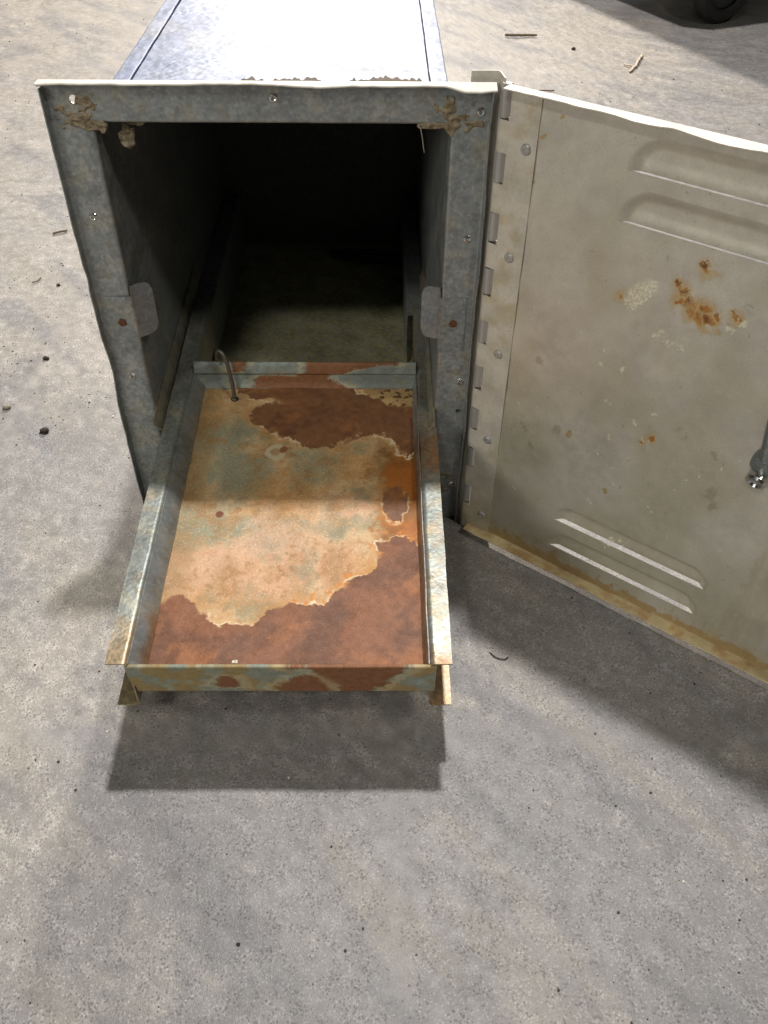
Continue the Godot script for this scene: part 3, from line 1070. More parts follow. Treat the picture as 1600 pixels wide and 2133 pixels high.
	sealant([[0.026, 0.481, 0.022, 0.009, -0.10, 0.0040], [0.034, 0.492, 0.010, 0.016, -0.35, 0.0034], [0.015, 0.489, 0.008, 0.010, 0.3, 0.0026], [0.044, 0.4785, 0.0055, 0.006, 0.2, 0.0030]], ZF - 0.0004, 301, uprights[0], "wrinkled tan sealant smeared over the upper left corner")
	sealant([[0.344, 0.490, 0.0075, 0.019, 0.22, 0.0044], [0.358, 0.479, 0.018, 0.0062, 0.08, 0.0036], [0.358, 0.4865, 0.014, 0.0036, -0.05, 0.0028], [0.330, 0.4795, 0.016, 0.0036, 0.04, 0.0024], [0.333, 0.497, 0.009, 0.006, 0.5, 0.0020]], ZF - 0.0004, 331, uprights[1], "ridged tan sealant over the upper corner by the hinge")
	sealant([[0.061, 0.463, 0.0075, 0.014, 0.1, 0.0050], [0.070, 0.477, 0.011, 0.004, 0.1, 0.0030]], -0.024, 361, uprights[0], "blob of tan sealant hanging under the top rail")
	sealant([[0.362, 0.079, 0.016, 0.007, 0.1, 0.0030], [0.364, 0.056, 0.012, 0.014, 0.0, 0.0030]], ZF - 0.0004, 391, uprights[1], "dark tan sealant at the lower corner by the hinge")
	mb = MB.new()
	tube(mb, [Vector3(0.316, 0.4805, -0.008), Vector3(0.3185, 0.4785, -0.007), Vector3(0.3205, 0.470, -0.006), Vector3(0.3215, 0.463, -0.006), Vector3(0.3225, 0.458, -0.006)], [0.0005, 0.00045, 0.0004, 0.0004, 0.0003], 6)
	put(mb, "fibre", M.fibre, uprights[1])
	# flaked grime strips lying on the seam behind the top lip
	for q in [[0.168, 0.018], [0.194, 0.040], [0.258, 0.060]]:
		mb = MB.new()
		g = []
		for x in lines(q[0], q[0] + q[1], 0.002):
			var row := PackedVector3Array()
			var e := sin(PI * clampf((x - q[0]) / q[1], 0.0, 1.0))
			var rag: float = nz.dent2.get_noise_2d(x * 2.6, 2.0)
			for k in 4:
				row.append(Vector3(x, 0.5149 + 0.0010 * (k / 3.0) + rag * 0.0012 * k / 3.0, -0.0095 - (0.002 + 0.006 * sqrt(e) * (0.6 + rag) + rag * 0.003) * k / 3.0))
			g.append(row)
		sheet(mb, g, 0.0008)
		put(mb, "grime_flake", M.crust, top_bar)

func sealant(patches: Array, z0: float, sd: int, parent: Node, label: String) -> void:
	var mb := MB.new()
	var fold := noise(sd, 42.0, 2)
	var rag := noise(sd + 1, 80.0, 2)
	for q in patches:
		# centre x, y, half width, half height, turn, lift
		var ctr := Vector2(q[0], q[1])
		var g := []
		var inside := {}
		for a in 40:
			var row := PackedVector3Array()
			for b in 34:
				var uv := Vector2(a / 19.5 - 1.0, b / 16.5 - 1.0)
				var p: Vector2 = ctr + Vector2(uv.x * q[2], uv.y * q[3]).rotated(q[4])
				var m: float = 1.0 - uv.length() + rag.get_noise_2d(p.x, p.y) * 0.55 + fold.get_noise_2d(p.x, p.y) * 0.3
				var rid: float = 1.0 - absf(fold.get_noise_2d(p.x + uv.y * 0.004, p.y * 1.8)) * 2.6
				var hz: float = z0 + ss(0.0, 0.35, m) * (0.0007 + 0.6 * float(q[5]) * (0.25 + 0.75 * maxf(rid, 0.0)) + 0.0006 * rag.get_noise_2d(p.x * 2.0, p.y * 2.0))
				row.append(Vector3(p.x, p.y, hz))
				inside[Vector2i(a, b)] = m
			g.append(row)
		var flag := {}
		sheet(mb, g, 0.0009, func(p: Vector3):
			var n: float = nz.stain2.get_noise_3dv(p * 1.4)
			return Color(1, 0.98, 0.94).lerp(Color(0.62, 0.56, 0.46), ss(-0.1, 0.45, n)), [], null, func(c: Vector3) -> bool:
			var l := (Vector2(c.x, c.y) - ctr).rotated(-q[4])
			var uv := Vector2(l.x / q[2], l.y / q[3])
			var m: float = 1.0 - uv.length() + rag.get_noise_2d(c.x, c.y) * 0.55 + fold.get_noise_2d(c.x, c.y) * 0.3
			return m < 0.08)
	put(mb, "sealant", M.sealant, parent, label)

func rail_col(p: Vector3) -> Color:
	var c := metal_col(p) * 0.95
	c = Color(c.r * 0.97, c.g * 0.96, c.b * 0.85)
	var n: float = nz.stain.get_noise_3dv(p) * 0.6 + nz.stain2.get_noise_3dv(p) * 0.3
	if p.x < 0.0:
		var k := 1.0 - ss(0.0, 0.055, -p.z - 0.01 + n * 0.05)
		c = c.lerp(vc(1.28, 0.86, 0.48), k * 0.85)
		if p.y < -0.02:
			c = c.lerp(vc(1.4, 1.02, 0.6), 0.6)
	else:
		var k := 1.0 - ss(0.018, 0.045, absf(p.z + 0.265) + n * 0.05)
		c = c.lerp(vc(1.15, 0.58, 0.26), k * 0.9)
		var k2 := 1.0 - ss(0.0, 0.02, -p.z - 0.002 + n * 0.02)
		c = c.lerp(vc(1.05, 0.6, 0.32), k2 * 0.8)
		if p.y < -0.02:
			c = c.lerp(vc(1.15, 0.66, 0.34), ss(-0.3, 0.2, n + 0.12) * 0.85)
	c = c.lerp(vc(1.0, 0.72, 0.46), ss(0.12, 0.4, nz.stain.get_noise_3dv(p * 1.7 + Vector3(7, 0, 0)) + (0.2 if p.x > 0.0 else 0.0)) * 0.6)
	var ch := ss(0.35, 0.6, nz.stain2.get_noise_3dv(p * 0.8))
	return c.lerp(vc(1.5, 1.52, 1.5), ch * 0.3)

func build_tray() -> void:
	var g := []
	# pan floor, sagging a little, with a pressed bead near the rear
	for z in lines(-0.392, 0.0, 0.0056):
		var row := PackedVector3Array()
		for x in lines(-0.1195, 0.1268, 0.0056):
			var bead := 0.0016 * exp(-pow((z + 0.372) / 0.004, 2.0)) * ss(-0.08, -0.04, x)
			row.append(Vector3(x, -0.017 + bead + dent(Vector3(x, 2, z), 0.0018), z))
		g.append(row)
	var uvf := func(p: Vector3) -> Vector2: return Vector2((p.x - TX0) / (TX1 - TX0), (p.z - TZ0) / (TZ1 - TZ0))
	var mb := MB.new()
	sheet(mb, g, 0.0012, null, [], uvf)
	var tray := put(mb, "tray", M.pan, box, "pull-out tray with heavily rusted orange and brown pan")
	tray.position = Vector3(0.197, 0.1422, 0.31)
	tray.rotation.x = 0.0694
	# side walls
	for s in 2:
		mb = MB.new()
		g = []
		var prof := [Vector2(-0.1185, -0.0166), Vector2(-0.1205, -0.0150), Vector2(-0.1255, -0.008), Vector2(-0.1302, -0.0030), Vector2(-0.1312, -0.0012)] if s == 0 else [Vector2(0.1306, -0.0012), Vector2(0.1302, -0.004), Vector2(0.1285, -0.012), Vector2(0.1278, -0.0150), Vector2(0.1262, -0.0166)]
		for q in prof:
			var row := PackedVector3Array()
			for z in lines(-0.405, -0.001, 0.006):
				row.append(Vector3(q.x + dent(Vector3(q.x, 1, z), 0.0006), q.y, z))
			g.append(row)
		sheet(mb, g, -0.001, func(p):
			var c := metal_col(p)
			var n: float = nz.stain.get_noise_3dv(p) + nz.stain2.get_noise_3dv(p) * 0.4
			var hgt := ss(-0.005, -0.016, p.y + n * 0.008)
			if p.x > 0.0:
				return c.lerp(vc(0.80, 0.46, 0.24), clampf(0.35 + hgt, 0, 1) * ss(-0.34, -0.27, p.z + n * 0.03))
			var fr := ss(-0.075, -0.055, p.z + n * 0.02)
			return c.lerp(vc(0.95, 0.78, 0.55), hgt * 0.75).lerp(vc(0.85, 0.45, 0.22), fr * hgt))
		put(mb, "side_wall", M.galv, tray)
	# rear wall with a hem
	mb = MB.new()
	g = []
	for q in [Vector2(-0.390, -0.0165), Vector2(-0.3935, -0.0145), Vector2(-0.396, -0.009), Vector2(-0.3985, -0.003), Vector2(-0.399, -0.0015), Vector2(-0.3972, -0.0012), Vector2(-0.3972, 0.0), Vector2(-0.4005, 0.006), Vector2(-0.403, 0.0105), Vector2(-0.405, 0.0108)]:
		var row := PackedVector3Array()
		for x in lines(-0.1300, 0.1300, 0.006):
			row.append(Vector3(x, q.y + dent(Vector3(x, q.y, 8), 0.0005), q.x))
		g.append(row)
	sheet(mb, g, -0.001, null, [], func(p): return Vector2((p.x + 0.13) / 0.26, 1.0 - (p.y + 0.0165) / 0.0275))
	put(mb, "rear_wall", M.rear_wall, tray, "rear wall of the tray with brown rust and grey zinc")
	# front panel
	mb = MB.new()
	g = []
	for q in rounded([Vector2(-0.0008, -0.0034), Vector2(0.0012, -0.0030), Vector2(0.0016, -0.0410), Vector2(-0.006, -0.0415)], 0.0016, 4, 0.004):
		var row := PackedVector3Array()
		for x in lines(-0.1335, 0.1365, 0.0045):
			var wv := dent(Vector3(x, 0, 3), 0.0009)
			row.append(Vector3(x + (0.006 * ss(-0.02, -0.041, q.y) if x < -0.13 else 0.0), q.y + wv * (1.0 if q.y > -0.02 else 1.6), q.x + wv))
		g.append(row)
	sheet(mb, g, -0.0012, null, [], func(p): return Vector2((p.x + 0.1335) / 0.27, 1.0 - (p.y + 0.042) / 0.040))
	put(mb, "front_panel", M.front_panel, tray, "narrow front panel with brown rust patches")
	# rails: C channels open to the outside
	for s in 2:
		var sg := -1.0 if s == 0 else 1.0
		mb = MB.new()
		g = []
		for q in rounded([Vector2(0.1500, 0.0), Vector2(0.1322, 0.0), Vector2(0.1340, -0.0670), Vector2(0.1535, -0.0670)], 0.0035, 5, 0.005):
			var row := PackedVector3Array()
			for z in lines(-0.535, 0.001, 0.006):
				var p := Vector3(sg * q.x, q.y, z)
				# rounded rear end of the rail
				var cut := ss(-0.515, -0.535, z) * 0.006
				if q.y > -0.002:
					p.x -= sg * cut * ss(0.1322, 0.15, q.x)
				p += Vector3(dent(p, 0.0006), dent(p + Vector3(2, 0, 0), 0.0007), 0)
				row.append(p)
			g.append(row)
		sheet(mb, g, 0.0015 * sg * -1.0, rail_col)
		put(mb, "rail", M.galv, tray, "left galvanised tray rail stained tan at its front end" if s == 0 else "right galvanised tray rail with orange rust patches")
	# wire hook standing in its hole
	mb = MB.new()
	var cv := Curve3D.new()
	for q in [Vector3(-0.0815, -0.020, -0.371), Vector3(-0.0828, 0.000, -0.377), Vector3(-0.0865, 0.023, -0.384), Vector3(-0.0900, 0.0335, -0.388), Vector3(-0.0945, 0.0375, -0.391), Vector3(-0.0990, 0.0330, -0.393), Vector3(-0.1000, 0.020, -0.395)]:
		cv.add_point(q, Vector3.ZERO, Vector3.ZERO)
	for i in range(1, cv.point_count - 1):
		var tn := (cv.get_point_position(i + 1) - cv.get_point_position(i - 1)) * 0.2
		cv.set_point_in(i, -tn); cv.set_point_out(i, tn)
	var pts := []
	for i in 25:
		pts.append(cv.sample_baked(cv.get_baked_length() * i / 24.0))
	tube(mb, pts, [0.0023], 10)
	put(mb, "wire_hook", M.hook, tray, "thin bent wire hook standing in the tray's rear corner")
	mb = MB.new()
	lathe(mb, Vector3(-0.0815, -0.0168, -0.3705), Vector3.UP, [[0.0046, 0.0], [0.0044, 0.0010], [0.0036, 0.0010], [0.0034, -0.0005], [0.0, -0.0005]], 14)
	put(mb, "hook_hole", M.wood, tray)

const LOUV := [[0.116, 0.29, 0.4770, 0.030, 0.0048, 0.0068], [0.116, 0.29, 0.4352, 0.030, 0.0042, 0.0066], [0.112, 0.288, 0.0880, 0.026, 0.0078, 0.0095], [0.112, 0.288, 0.0485, 0.026, 0.0070, 0.0095]]

func build_door() -> void:
	var PZ := 0.003
	var mb := MB.new()
	var x0 := 0.012
	var x1 := 0.386
	var yb := 0.0225
	var yt := 0.5175
	# gridlines that hit the louvre openings exactly
	var xl := [x0, x1]
	var yl := [yb, yt]
	for q in LOUV:
		xl.append_array([q[0], q[1]])
		yl.append_array([q[2], q[2] + q[3]])
	xl.sort(); yl.sort()
	var xs := PackedFloat32Array()
	for k in xl.size() - 1:
		if xl[k + 1] - xl[k] > 1e-5:
			var ln := lines(xl[k], xl[k + 1], 0.008)
			for i in ln.size() - 1: xs.append(ln[i])
	xs.append(x1)
	var ys := PackedFloat32Array()
	for k in yl.size() - 1:
		if yl[k + 1] - yl[k] > 1e-5:
			var ln := lines(yl[k], yl[k + 1], 0.008)
			for i in ln.size() - 1: ys.append(ln[i])
	ys.append(yt)
	var near := func(x: float, y: float) -> float:
		var d := 1.0
		for q in LOUV:
			var dx := maxf(maxf(q[0] - x, x - q[1]), 0.0)
			var dy := maxf(maxf(q[2] - y, y - q[2] - q[3]), 0.0)
			d = minf(d, Vector2(dx, dy).length())
		d = minf(d, minf(y - yb, yt - y))
		return ss(0.0, 0.03, d)
	var g := []
	for x in xs:
		var row := PackedVector3Array()
		for y in ys:
			row.append(Vector3(x, y, PZ + dent(Vector3(x, y, 12), 0.0020) * near.call(x, y)))
		g.append(row)
	var uvf := func(p: Vector3) -> Vector2: return Vector2(p.x / 0.40, 1.0 - p.y / 0.53)
	sheet(mb, g, 0.0012, null, [], uvf, func(c: Vector3) -> bool:
		for q in LOUV:
			if c.x > q[0] and c.x < q[1] and c.y > q[2] and c.y < q[2] + q[3]:
				return true
		return false)
	var door := put(mb, "door", M.door, box, "open beige door seen from inside, stained with small rust spots and pressed louvres")
	door.position = Vector3(0.3885, 0.0, 0.004)
	door.rotation.y = -deg_to_rad(37.0)
	# louvres pressed outwards, each open along its lower edge
	for q in LOUV:
		mb = MB.new()
		g = []
		var wdt: float = q[1] - q[0]
		var hgt: float = q[3]
		for x in lines(q[0], q[1], 0.0025):
			var row := PackedVector3Array()
			for y in lines(q[2], q[2] + hgt, 0.002):
				var dx := minf(x - q[0], q[1] - x)
				var dy: float = q[2] + hgt - y
				var R := hgt * 0.92
				var d := minf(dx, dy)
				if dx < R and dy < R:
					d = R - Vector2(R - dx, R - dy).length()
				d = maxf(d, 0.0)
				row.append(Vector3(x, y, PZ - lerpf(float(q[5]), float(q[4]), ss(0.014, 0.0, y - q[2])) * ss(0.0, 0.011, d)))
			g.append(row)
		sheet(mb, g, 0.0012, null, [], uvf)
		put(mb, "louvre", M.door, door)
	# folded flanges: top, bottom, free edge
	var top_wave := func(x: float) -> float:
		return 0.0014 * exp(-pow((x - 0.150) / 0.010, 2.0)) - 0.0018 * exp(-pow((x - 0.125) / 0.02, 2.0)) - 0.0020 * exp(-pow((x - 0.19) / 0.025, 2.0)) + nz.dent.get_noise_2d(x * 1.5, 40.0) * 0.0008
	mb = MB.new()
	g = []
	for qq in rounded([Vector2(PZ - 0.002, yt - 0.0010), Vector2(PZ - 0.002, yt + 0.0018), Vector2(PZ + 0.0115, yt + 0.0018)], 0.002, 4, 0.003):
		var row := PackedVector3Array()
		for x in lines(0.004, x1, 0.003):
			var t := clampf((qq.x - PZ) / 0.013, 0.0, 1.0)
			row.append(Vector3(x, qq.y + top_wave.call(x) * t, qq.x))
		g.append(row)
	sheet(mb, g, 0.0010)
	put(mb, "flange", M.paint, door, "pale top flange of the door with a dented edge")
	mb = MB.new()
	g = []
	for qq in rounded([Vector2(PZ + 0.0135, 0.0205), Vector2(PZ + 0.0125, 0.0195), Vector2(PZ - 0.001, 0.0205), Vector2(PZ - 0.001, 0.0235)], 0.002, 4, 0.003):
		var row := PackedVector3Array()
		for x in lines(0.008, x1, 0.004):
			row.append(Vector3(x, qq.y + dent(Vector3(x, 0, 7), 0.0008), qq.x + dent(Vector3(x, 3, 7), 0.0012)))
		g.append(row)
	sheet(mb, g, 0.0010, func(p):
		var n: float = nz.stain.get_noise_3dv(p) + nz.stain2.get_noise_3dv(p) * 0.3
		return Color(0.92, 0.80, 0.52).lerp(Color(0.72, 0.50, 0.28), ss(-0.1, 0.35, n)))
	put(mb, "flange", M.paint, door, "yellowed bottom flange of the door")
	mb = MB.new()
	g = []
	for qq in [Vector2(x1 - 0.001, PZ), Vector2(x1, PZ + 0.002), Vector2(x1, PZ + 0.013)]:
		var row := PackedVector3Array()
		for y in lines(yb, yt, 0.02):
			row.append(Vector3(qq.x, y, qq.y))
		g.append(row)
	sheet(mb, g, -0.0010)
	put(mb, "flange", M.paint, door)
	# piano hinge: rolled leaf on the door
	mb = MB.new()
	var knk := []
	for k in 9:
		knk.append(0.0665 + 0.0549 * k)
	g = []
	var lp := []
	for k in 13:
		var a := lerpf(-PI * 0.75, PI * 0.5, k / 12.0)
		lp.append(Vector2(-cos(a) * 0.0046, sin(a) * 0.0046))
	for x in lines(0.0, 0.0355, 0.0025).slice(1):
		lp.append(Vector2(x, 0.0047))
	for qq in lp:
		var row := PackedVector3Array()
		for y in lines(0.0130, 0.5155, 0.0027):
			row.append(Vector3(qq.x, y, qq.y + (dent(Vector3(qq.x, y, 17), 0.0006) if qq.x > 0.01 else 0.0)))
		g.append(row)
	sheet(mb, g, 0.0012, func(p):
		var n: float = nz.stain.get_noise_3dv(p * 0.8)
		var lowk := ss(0.1, 0.03, p.y + n * 0.05)
		return Color(0.97, 0.96, 0.95).lerp(Color(0.82, 0.74, 0.55), maxf(ss(0.0, 0.45, n) * 0.7, lowk * 0.7)), [], null, func(c: Vector3) -> bool:
		if c.x > 0.0078:
			return false
		for yk in knk:
			if absf(c.y - yk) < 0.0146:
				return true
		return false)
	var leaf := put(mb, "hinge_leaf", M.paint, door, "long beige hinge leaf riveted along the door edge")
	for yk in knk:
		mb = MB.new()
		tube(mb, [Vector3(0, yk - 0.0134, 0), Vector3(0, yk - 0.0130, 0), Vector3(0, yk + 0.0130, 0), Vector3(0, yk + 0.0134, 0)], [0.0040, 0.0045, 0.0045, 0.0040], 18)
		put(mb, "knuckle", M.knuckle, door)
	mb = MB.new()
	tube(mb, [Vector3(0, 0.0115, 0), Vector3(0, 0.5175, 0)], [0.0022], 10)
	put(mb, "hinge_pin", M.hook, door)
	for q in [[0.0262, 0.4725], [0.0222, 0.3730], [0.0225, 0.2680], [0.0215, 0.1570], [0.0250, 0.0455]]:
		mb = MB.new()
		lathe(mb, Vector3(q[0], q[1], 0.0046), Vector3(0.02, -0.03, 1), [[0.0050, -0.0004], [0.0047, 0.0014], [0.0036, 0.0024], [0.0018, 0.0026], [0.0012, 0.0018], [0.0, 0.0017]], 16, Color.WHITE, 0.03)
		put(mb, "rivet", M.knuckle, door)
	# frame leaf of the hinge, screwed behind the box flange
	mb = MB.new()
	g = []
	for qq in rounded([Vector2(0.360, -0.0148), Vector2(0.3832, -0.0148), Vector2(0.3850, -0.001), Vector2(0.3858, 0.0035)], 0.003, 4, 0.003):
		var row := PackedVector3Array()
		for y in lines(0.0106, 0.5225, 0.01):
			row.append(Vector3(qq.x, y, qq.y + dent(Vector3(qq.x, y, 27), 0.0008)))
		g.append(row)
	sheet(mb, g, 0.0012)
	put(mb, "frame_hinge_leaf", M.paint, box, "cream hinge leaf bent round behind the front frame")
	# cam latch near the free edge
	mb = MB.new()
	bevel_box(mb, Transform3D(Basis(Vector3(0, 0, 1), 0.12), Vector3(0.302, 0.298, 0.011)), Vector3(0.030, 0.052, 0.016), 0.004)
	lathe(mb, Vector3(0.296, 0.268, 0.004), Vector3(-0.15, -0.25, 1), [[0.0125, 0.0], [0.0122, 0.006], [0.011, 0.0105], [0.0, 0.0115]], 20)
	put(mb, "latch", M.latch, door, "grey metal cam latch near the free edge of the door")
	mb = MB.new()
	lathe(mb, Vector3(0.2955, 0.2545, 0.004), Vector3(-0.12, -0.55, 1), [[0.0098, 0.0], [0.0098, 0.011], [0.0088, 0.0135], [0.0062, 0.0140], [0.0050, 0.0118], [0.0, 0.0116]], 22)
	put(mb, "latch_screw", M.bright, door)

func build_debris() -> void:
	var rng := RandomNumberGenerator.new()
	rng.seed = 99

	# twigs
	twig("twig", [Vector3(0.655, 0.006, -2.035), Vector3(0.69, 0.007, -2.030), Vector3(0.72, 0.006, -2.036), Vector3(0.748, 0.006, -2.034)], 0.0045, M.twig, "straight brown twig on the floor beyond the box", "twig", 0.004)
	twig("twig", [Vector3(0.955, 0.004, -1.715), Vector3(0.978, 0.005, -1.755), Vector3(0.996, 0.007, -1.80), Vector3(1.022, 0.004, -1.865)], 0.0045, M.straw, "pale forked twig near the wheeled machine", "twig", 0.003, [Vector3(0.978, 0.005, -1.755), Vector3(0.962, 0.006, -1.762), Vector3(0.952, 0.004, -1.775)])
	twig("straw", [Vector3(0.690, 0.003, -1.565), Vector3(0.712, 0.003, -1.566), Vector3(0.732, 0.003, -1.565)], 0.002, M.twig, "tiny brown straw lying above the door top", "straw", 0.001)
	twig("twig", [Vector3(-0.322, 0.003, -0.762), Vector3(-0.310, 0.004, -0.768), Vector3(-0.298, 0.003, -0.775)], 0.0024, M.twig, "short dark twig just left of the box frame", "twig", 0.001)
	twig("twig", [Vector3(-0.308, 0.003, -0.580), Vector3(-0.301, 0.003, -0.584), Vector3(-0.297, 0.003, -0.598)], 0.0012, M.twig, "tiny hooked twig among grit left of the box", "twig", 0.0006)
	twig("thread", [Vector3(0.402, 0.0015, 0.199), Vector3(0.407, 0.0018, 0.2055), Vector3(0.412, 0.0016, 0.2075), Vector3(0.417, 0.0018, 0.2085), Vector3(0.421, 0.0015, 0.205)], 0.0008, M.wood, "dark curled thread on the floor right of the tray end", "thread", 0.0004)
	# pebbles
	for q in [[-0.242, -0.229, 0.0075, 0, "round pale pebble at the left picture edge"], [-0.174, -0.175, 0.0085, 1, "dark crumbly clod left of the box, nearest the tray"], [-0.221, -0.352, 0.0065, 1, "dark oval pellet left of the latch clip"], [0.838, -1.917, 0.0085, 1, "dark crumb to the right of the straight brown twig"], [0.169, 0.493, 0.0024, 1, "dark speck in the foreground below the tray shadow"], [-0.262, -0.575, 0.0045, 1, "small dark crumb beside the tiny hooked twig"]]:
		var mb := MB.new()
		blob(mb, Vector3(q[0], q[2] * 0.62 * 0.6, q[1]), Vector3(1.15, 0.72, 0.9) * (q[2] * 0.62), rng.randi())
		var o := put(mb, "pebble" if q[3] == 0 else "crumb", M.stone if q[3] == 0 else M.darkbit, self)
		tag(o, q[4], "pebble" if q[3] == 0 else "crumb", "loose bits on the floor")
	# pale flake on the tray floor
	var mf := MB.new()
	var g := []
	for a in 5:
		var row := PackedVector3Array()
		for b in 4:
			row.append(Vector3(a * 0.0012 + (0.0008 if b % 2 == 0 else 0.0), 0.0012 * absf(a - 2.0) * 0.5, b * 0.0011 + 0.0016 * absf(a - 2.0) * 0.5))
		g.append(row)
	sheet(mf, g, -0.0005)
	var fl := put(mf, "paint_flake", M.flake, self)
	fl.position = Vector3(0.197 - 0.044, 0.1422 - DROP - 0.0155, 0.31 - 0.016)
	tag(fl, "tiny cream flake on the rusty tray near its front panel", "flake")
	# dark tool at the back of the compartment
	var t := Node3D.new()
	t.name = "hand_tool"
	t.position = Vector3(0.235, YB - DROP + 0.002, -0.545)
	t.rotation.y = -0.12
	add_child(t)
	tag(t, "small dark hand tool with thin bright handles at the back of the compartment", "tool")
	var mb := MB.new()
	lathe(mb, Vector3(0, 0.003, 0), Vector3.UP, [[0.0, 0.012], [0.009, 0.012], [0.013, 0.008], [0.013, 0.0], [0.0, 0.0]], 18)
	bevel_box(mb, Transform3D(Basis.IDENTITY, Vector3(-0.016, 0.008, 0)), Vector3(0.026, 0.011, 0.014), 0.003)
	put(mb, "head", M.black, t)
	for s in [-1.0, 1.0]:
		mb = MB.new()
		tube(mb, [Vector3(0.004, 0.008, s * 0.006), Vector3(0.03, 0.008, s * 0.013), Vector3(0.06, 0.007, s * 0.015), Vector3(0.09, 0.006, s * 0.010)], [0.0042, 0.0045, 0.0045, 0.003], 10)
		put(mb, "handle", M.black, t)
	# grit: sand grains and specks too many to count
	var mm := MultiMesh.new()
	mm.transform_format = MultiMesh.TRANSFORM_3D
	mm.use_colors = true
	var gm := MB.new()
	blob(gm, Vector3.ZERO, Vector3(1, 0.6, 0.85), 4, 5, 7)
	mm.mesh = gm.mesh()
	var xf := []
	var cols := []
	var dn := noise(91, 2.6, 3)
	while xf.size() < 2600:
		var far := rng.randf() < 0.55
		var x := rng.randf_range(-1.1, 1.7) if far else rng.randf_range(-0.35, 0.75)
		var z := rng.randf_range(-2.6, -0.2) if far else rng.randf_range(-0.7, 0.58)
		if x > -0.01 and x < 0.40 and z > -0.62 and z < 0.02:
			continue
		if dn.get_noise_2d(x, z) < rng.randf_range(-0.5, 0.35):
			continue
		var r := 0.0005 + 0.0011 * pow(rng.randf(), 4.0) + (0.0012 * pow(rng.randf(), 6.0) if far else 0.0)
		var b := Basis(Vector3.UP, rng.randf() * TAU).scaled(Vector3(r, r, r))
		xf.append(Transform3D(b, Vector3(x, r * 0.3, z)))
		var l := rng.randf()
		cols.append(Color(0.05, 0.042, 0.034) if l < 0.62 else (Color(0.62, 0.58, 0.52) if l > 0.8 else Color(0.16, 0.12, 0.09)))
	# sweepings that have gathered in thin lines beside the box
	for ln in [[Vector2(-0.30, -0.28), Vector2(-0.12, -0.55)], [Vector2(-0.40, -0.52), Vector2(-0.20, -0.74)], [Vector2(-0.22, -0.12), Vector2(-0.07, -0.33)]]:
		for k in 55:
			var p: Vector2 = ln[0].lerp(ln[1], rng.randf()) + Vector2(rng.randfn(0, 0.008), rng.randfn(0, 0.008))
			var r := 0.0004 + 0.0012 * pow(rng.randf(), 3.0)
			xf.append(Transform3D(Basis(Vector3.UP, rng.randf() * TAU).scaled(Vector3(r * 1.3, r, r)), Vector3(p.x, r * 0.3, p.y)))
			cols.append(Color(0.05, 0.042, 0.034) if rng.randf() < 0.7 else Color(0.2, 0.15, 0.11))
	mm.instance_count = xf.size()
	for k in xf.size():
		mm.set_instance_transform(k, xf[k])
		mm.set_instance_color(k, cols[k])
	var mi := MultiMeshInstance3D.new()
	mi.name = "grit"
	mi.multimesh = mm
	mi.material_override = plain(Color.WHITE, 0.85)
	add_child(mi)
	tag(mi, "fine dark and pale grit scattered over the concrete", "grit", "", "stuff")

func twig(called: String, pts: Array, r: float, mat: Material, label: String, cat: String, wob: float, branch: Array = []) -> void:
	var mb := MB.new()
	for path in [pts, branch]:
		if path.is_empty(): continue
		var cv := Curve3D.new()
		for i in path.size():
			var tn: Vector3 = (path[mini(i + 1, path.size() - 1)] - path[maxi(i - 1, 0)]) * 0.2
			cv.add_point(path[i], -tn, tn)
		var sm := []
		var rad := []
		for i in 17:
			var p := cv.sample_baked(cv.get_baked_length() * i / 16.0)
			sm.append(Vector3(p.x, maxf(p.y, r * 0.8), p.z) + Vector3(nz.dent2.get_noise_1d(i * 0.01 + r * 90.0), 0, nz.dent2.get_noise_1d(i * 0.013 + 5.0)) * wob)
			rad.append(r * (0.75 + 0.3 * absf(nz.dent2.get_noise_1d(i * 0.03 + 9.0))) * (0.7 if path == branch else 1.0) * (1.0 if i > 0 and i < 16 else 0.6))
		tube(mb, sm, rad, 8)
	var o := put(mb, called, mat, self)
	tag(o, label, cat, "loose bits on the floor")

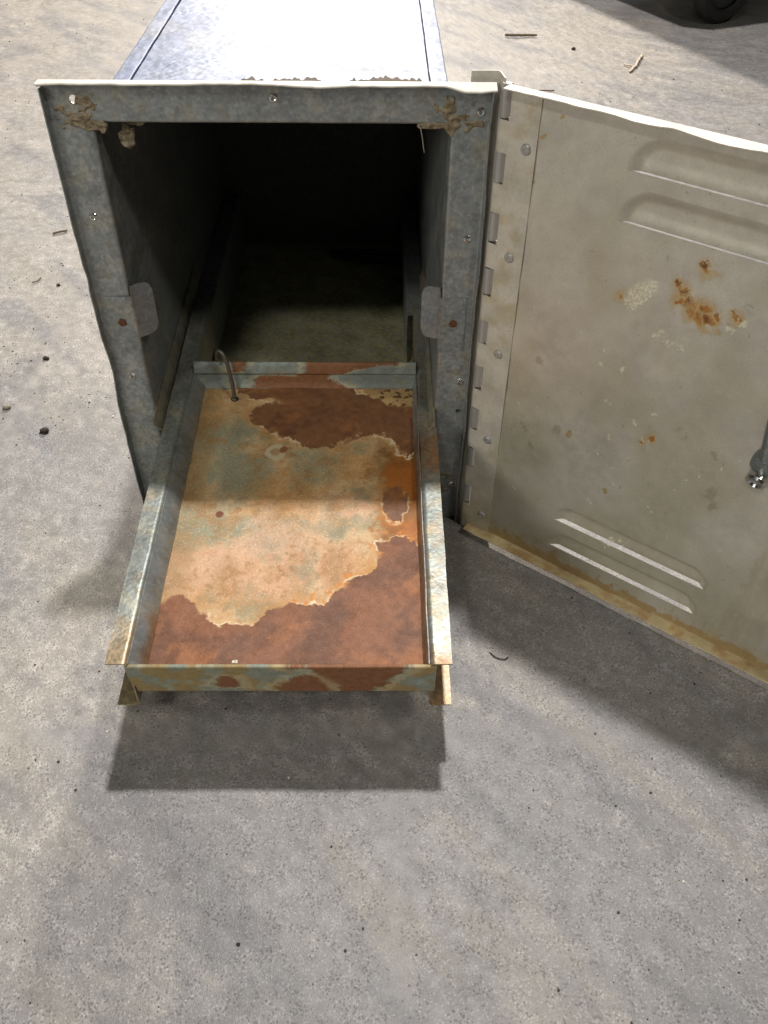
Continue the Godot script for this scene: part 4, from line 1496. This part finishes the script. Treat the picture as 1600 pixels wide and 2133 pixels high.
func blob(mb: MB, at: Vector3, sz: Vector3, sd: int, rings := 9, sides := 12) -> void:
	var f := noise(sd % 10000, 1.1, 3)
	var st := mb.v.size()
	for j in rings + 1:
		var th := PI * j / rings
		for k in sides:
			var ph := TAU * k / sides
			var d := Vector3(sin(th) * cos(ph), cos(th), sin(th) * sin(ph))
			var r := 1.0 + f.get_noise_3dv(d * 1.2) * 0.45
			mb.vert(at + d * sz * r, (d / sz).normalized(), Vector2(ph, th))
	for j in rings:
		for k in sides:
			var a := st + j * sides + k
			var b := st + j * sides + (k + 1) % sides
			mb.i.append_array([a, b + sides, b, a, a + sides, b + sides])

func build_cart() -> void:
	var t := Node3D.new()
	t.name = "wheeled_machine"
	t.position = Vector3(1.322, 0, -2.20)
	t.rotation.y = 0.42
	add_child(t)
	tag(t, "black machine on rubber wheels at the upper right corner", "cart")
	for q in [[0.0, 0.0], [0.55, 0.0], [0.0, -0.8], [0.55, -0.8]]:
		var mb := MB.new()
		var c := Vector3(q[0], 0.1, q[1])
		lathe(mb, c - Vector3(0, 0, 0.025), Vector3(0, 0, 1), [[0.058, 0.004], [0.066, 0.0], [0.088, 0.0], [0.097, 0.008], [0.1, 0.018], [0.1, 0.032], [0.097, 0.042], [0.088, 0.05], [0.066, 0.05], [0.058, 0.046]], 40)
		var wheel := put(mb, "wheel", M.rubber, t)
		mb = MB.new()
		lathe(mb, c - Vector3(0, 0, 0.02), Vector3(0, 0, 1), [[0.0, 0.0], [0.058, 0.002], [0.058, 0.034], [0.03, 0.036], [0.022, 0.044], [0.0, 0.044]], 30)
		put(mb, "rim", M.black, wheel)
		mb = MB.new()
		lathe(mb, c + Vector3(0, 0, 0.022), Vector3(0, 0, 1), [[0.013, 0.0], [0.013, 0.006], [0.008, 0.009], [0.0, 0.009]], 12)
		put(mb, "axle_bolt", M.knuckle, wheel)
	var mb := MB.new()
	bevel_box(mb, Transform3D(Basis.IDENTITY, Vector3(0.30, 0.46, -0.355)), Vector3(1.10, 0.40, 1.01), 0.06)
	put(mb, "body", M.black, t)
	mb = MB.new()
	bevel_box(mb, Transform3D(Basis.IDENTITY, Vector3(0.32, 0.17, -0.40)), Vector3(0.44, 0.14, 0.62), 0.02)
	put(mb, "undertray", M.black, t)
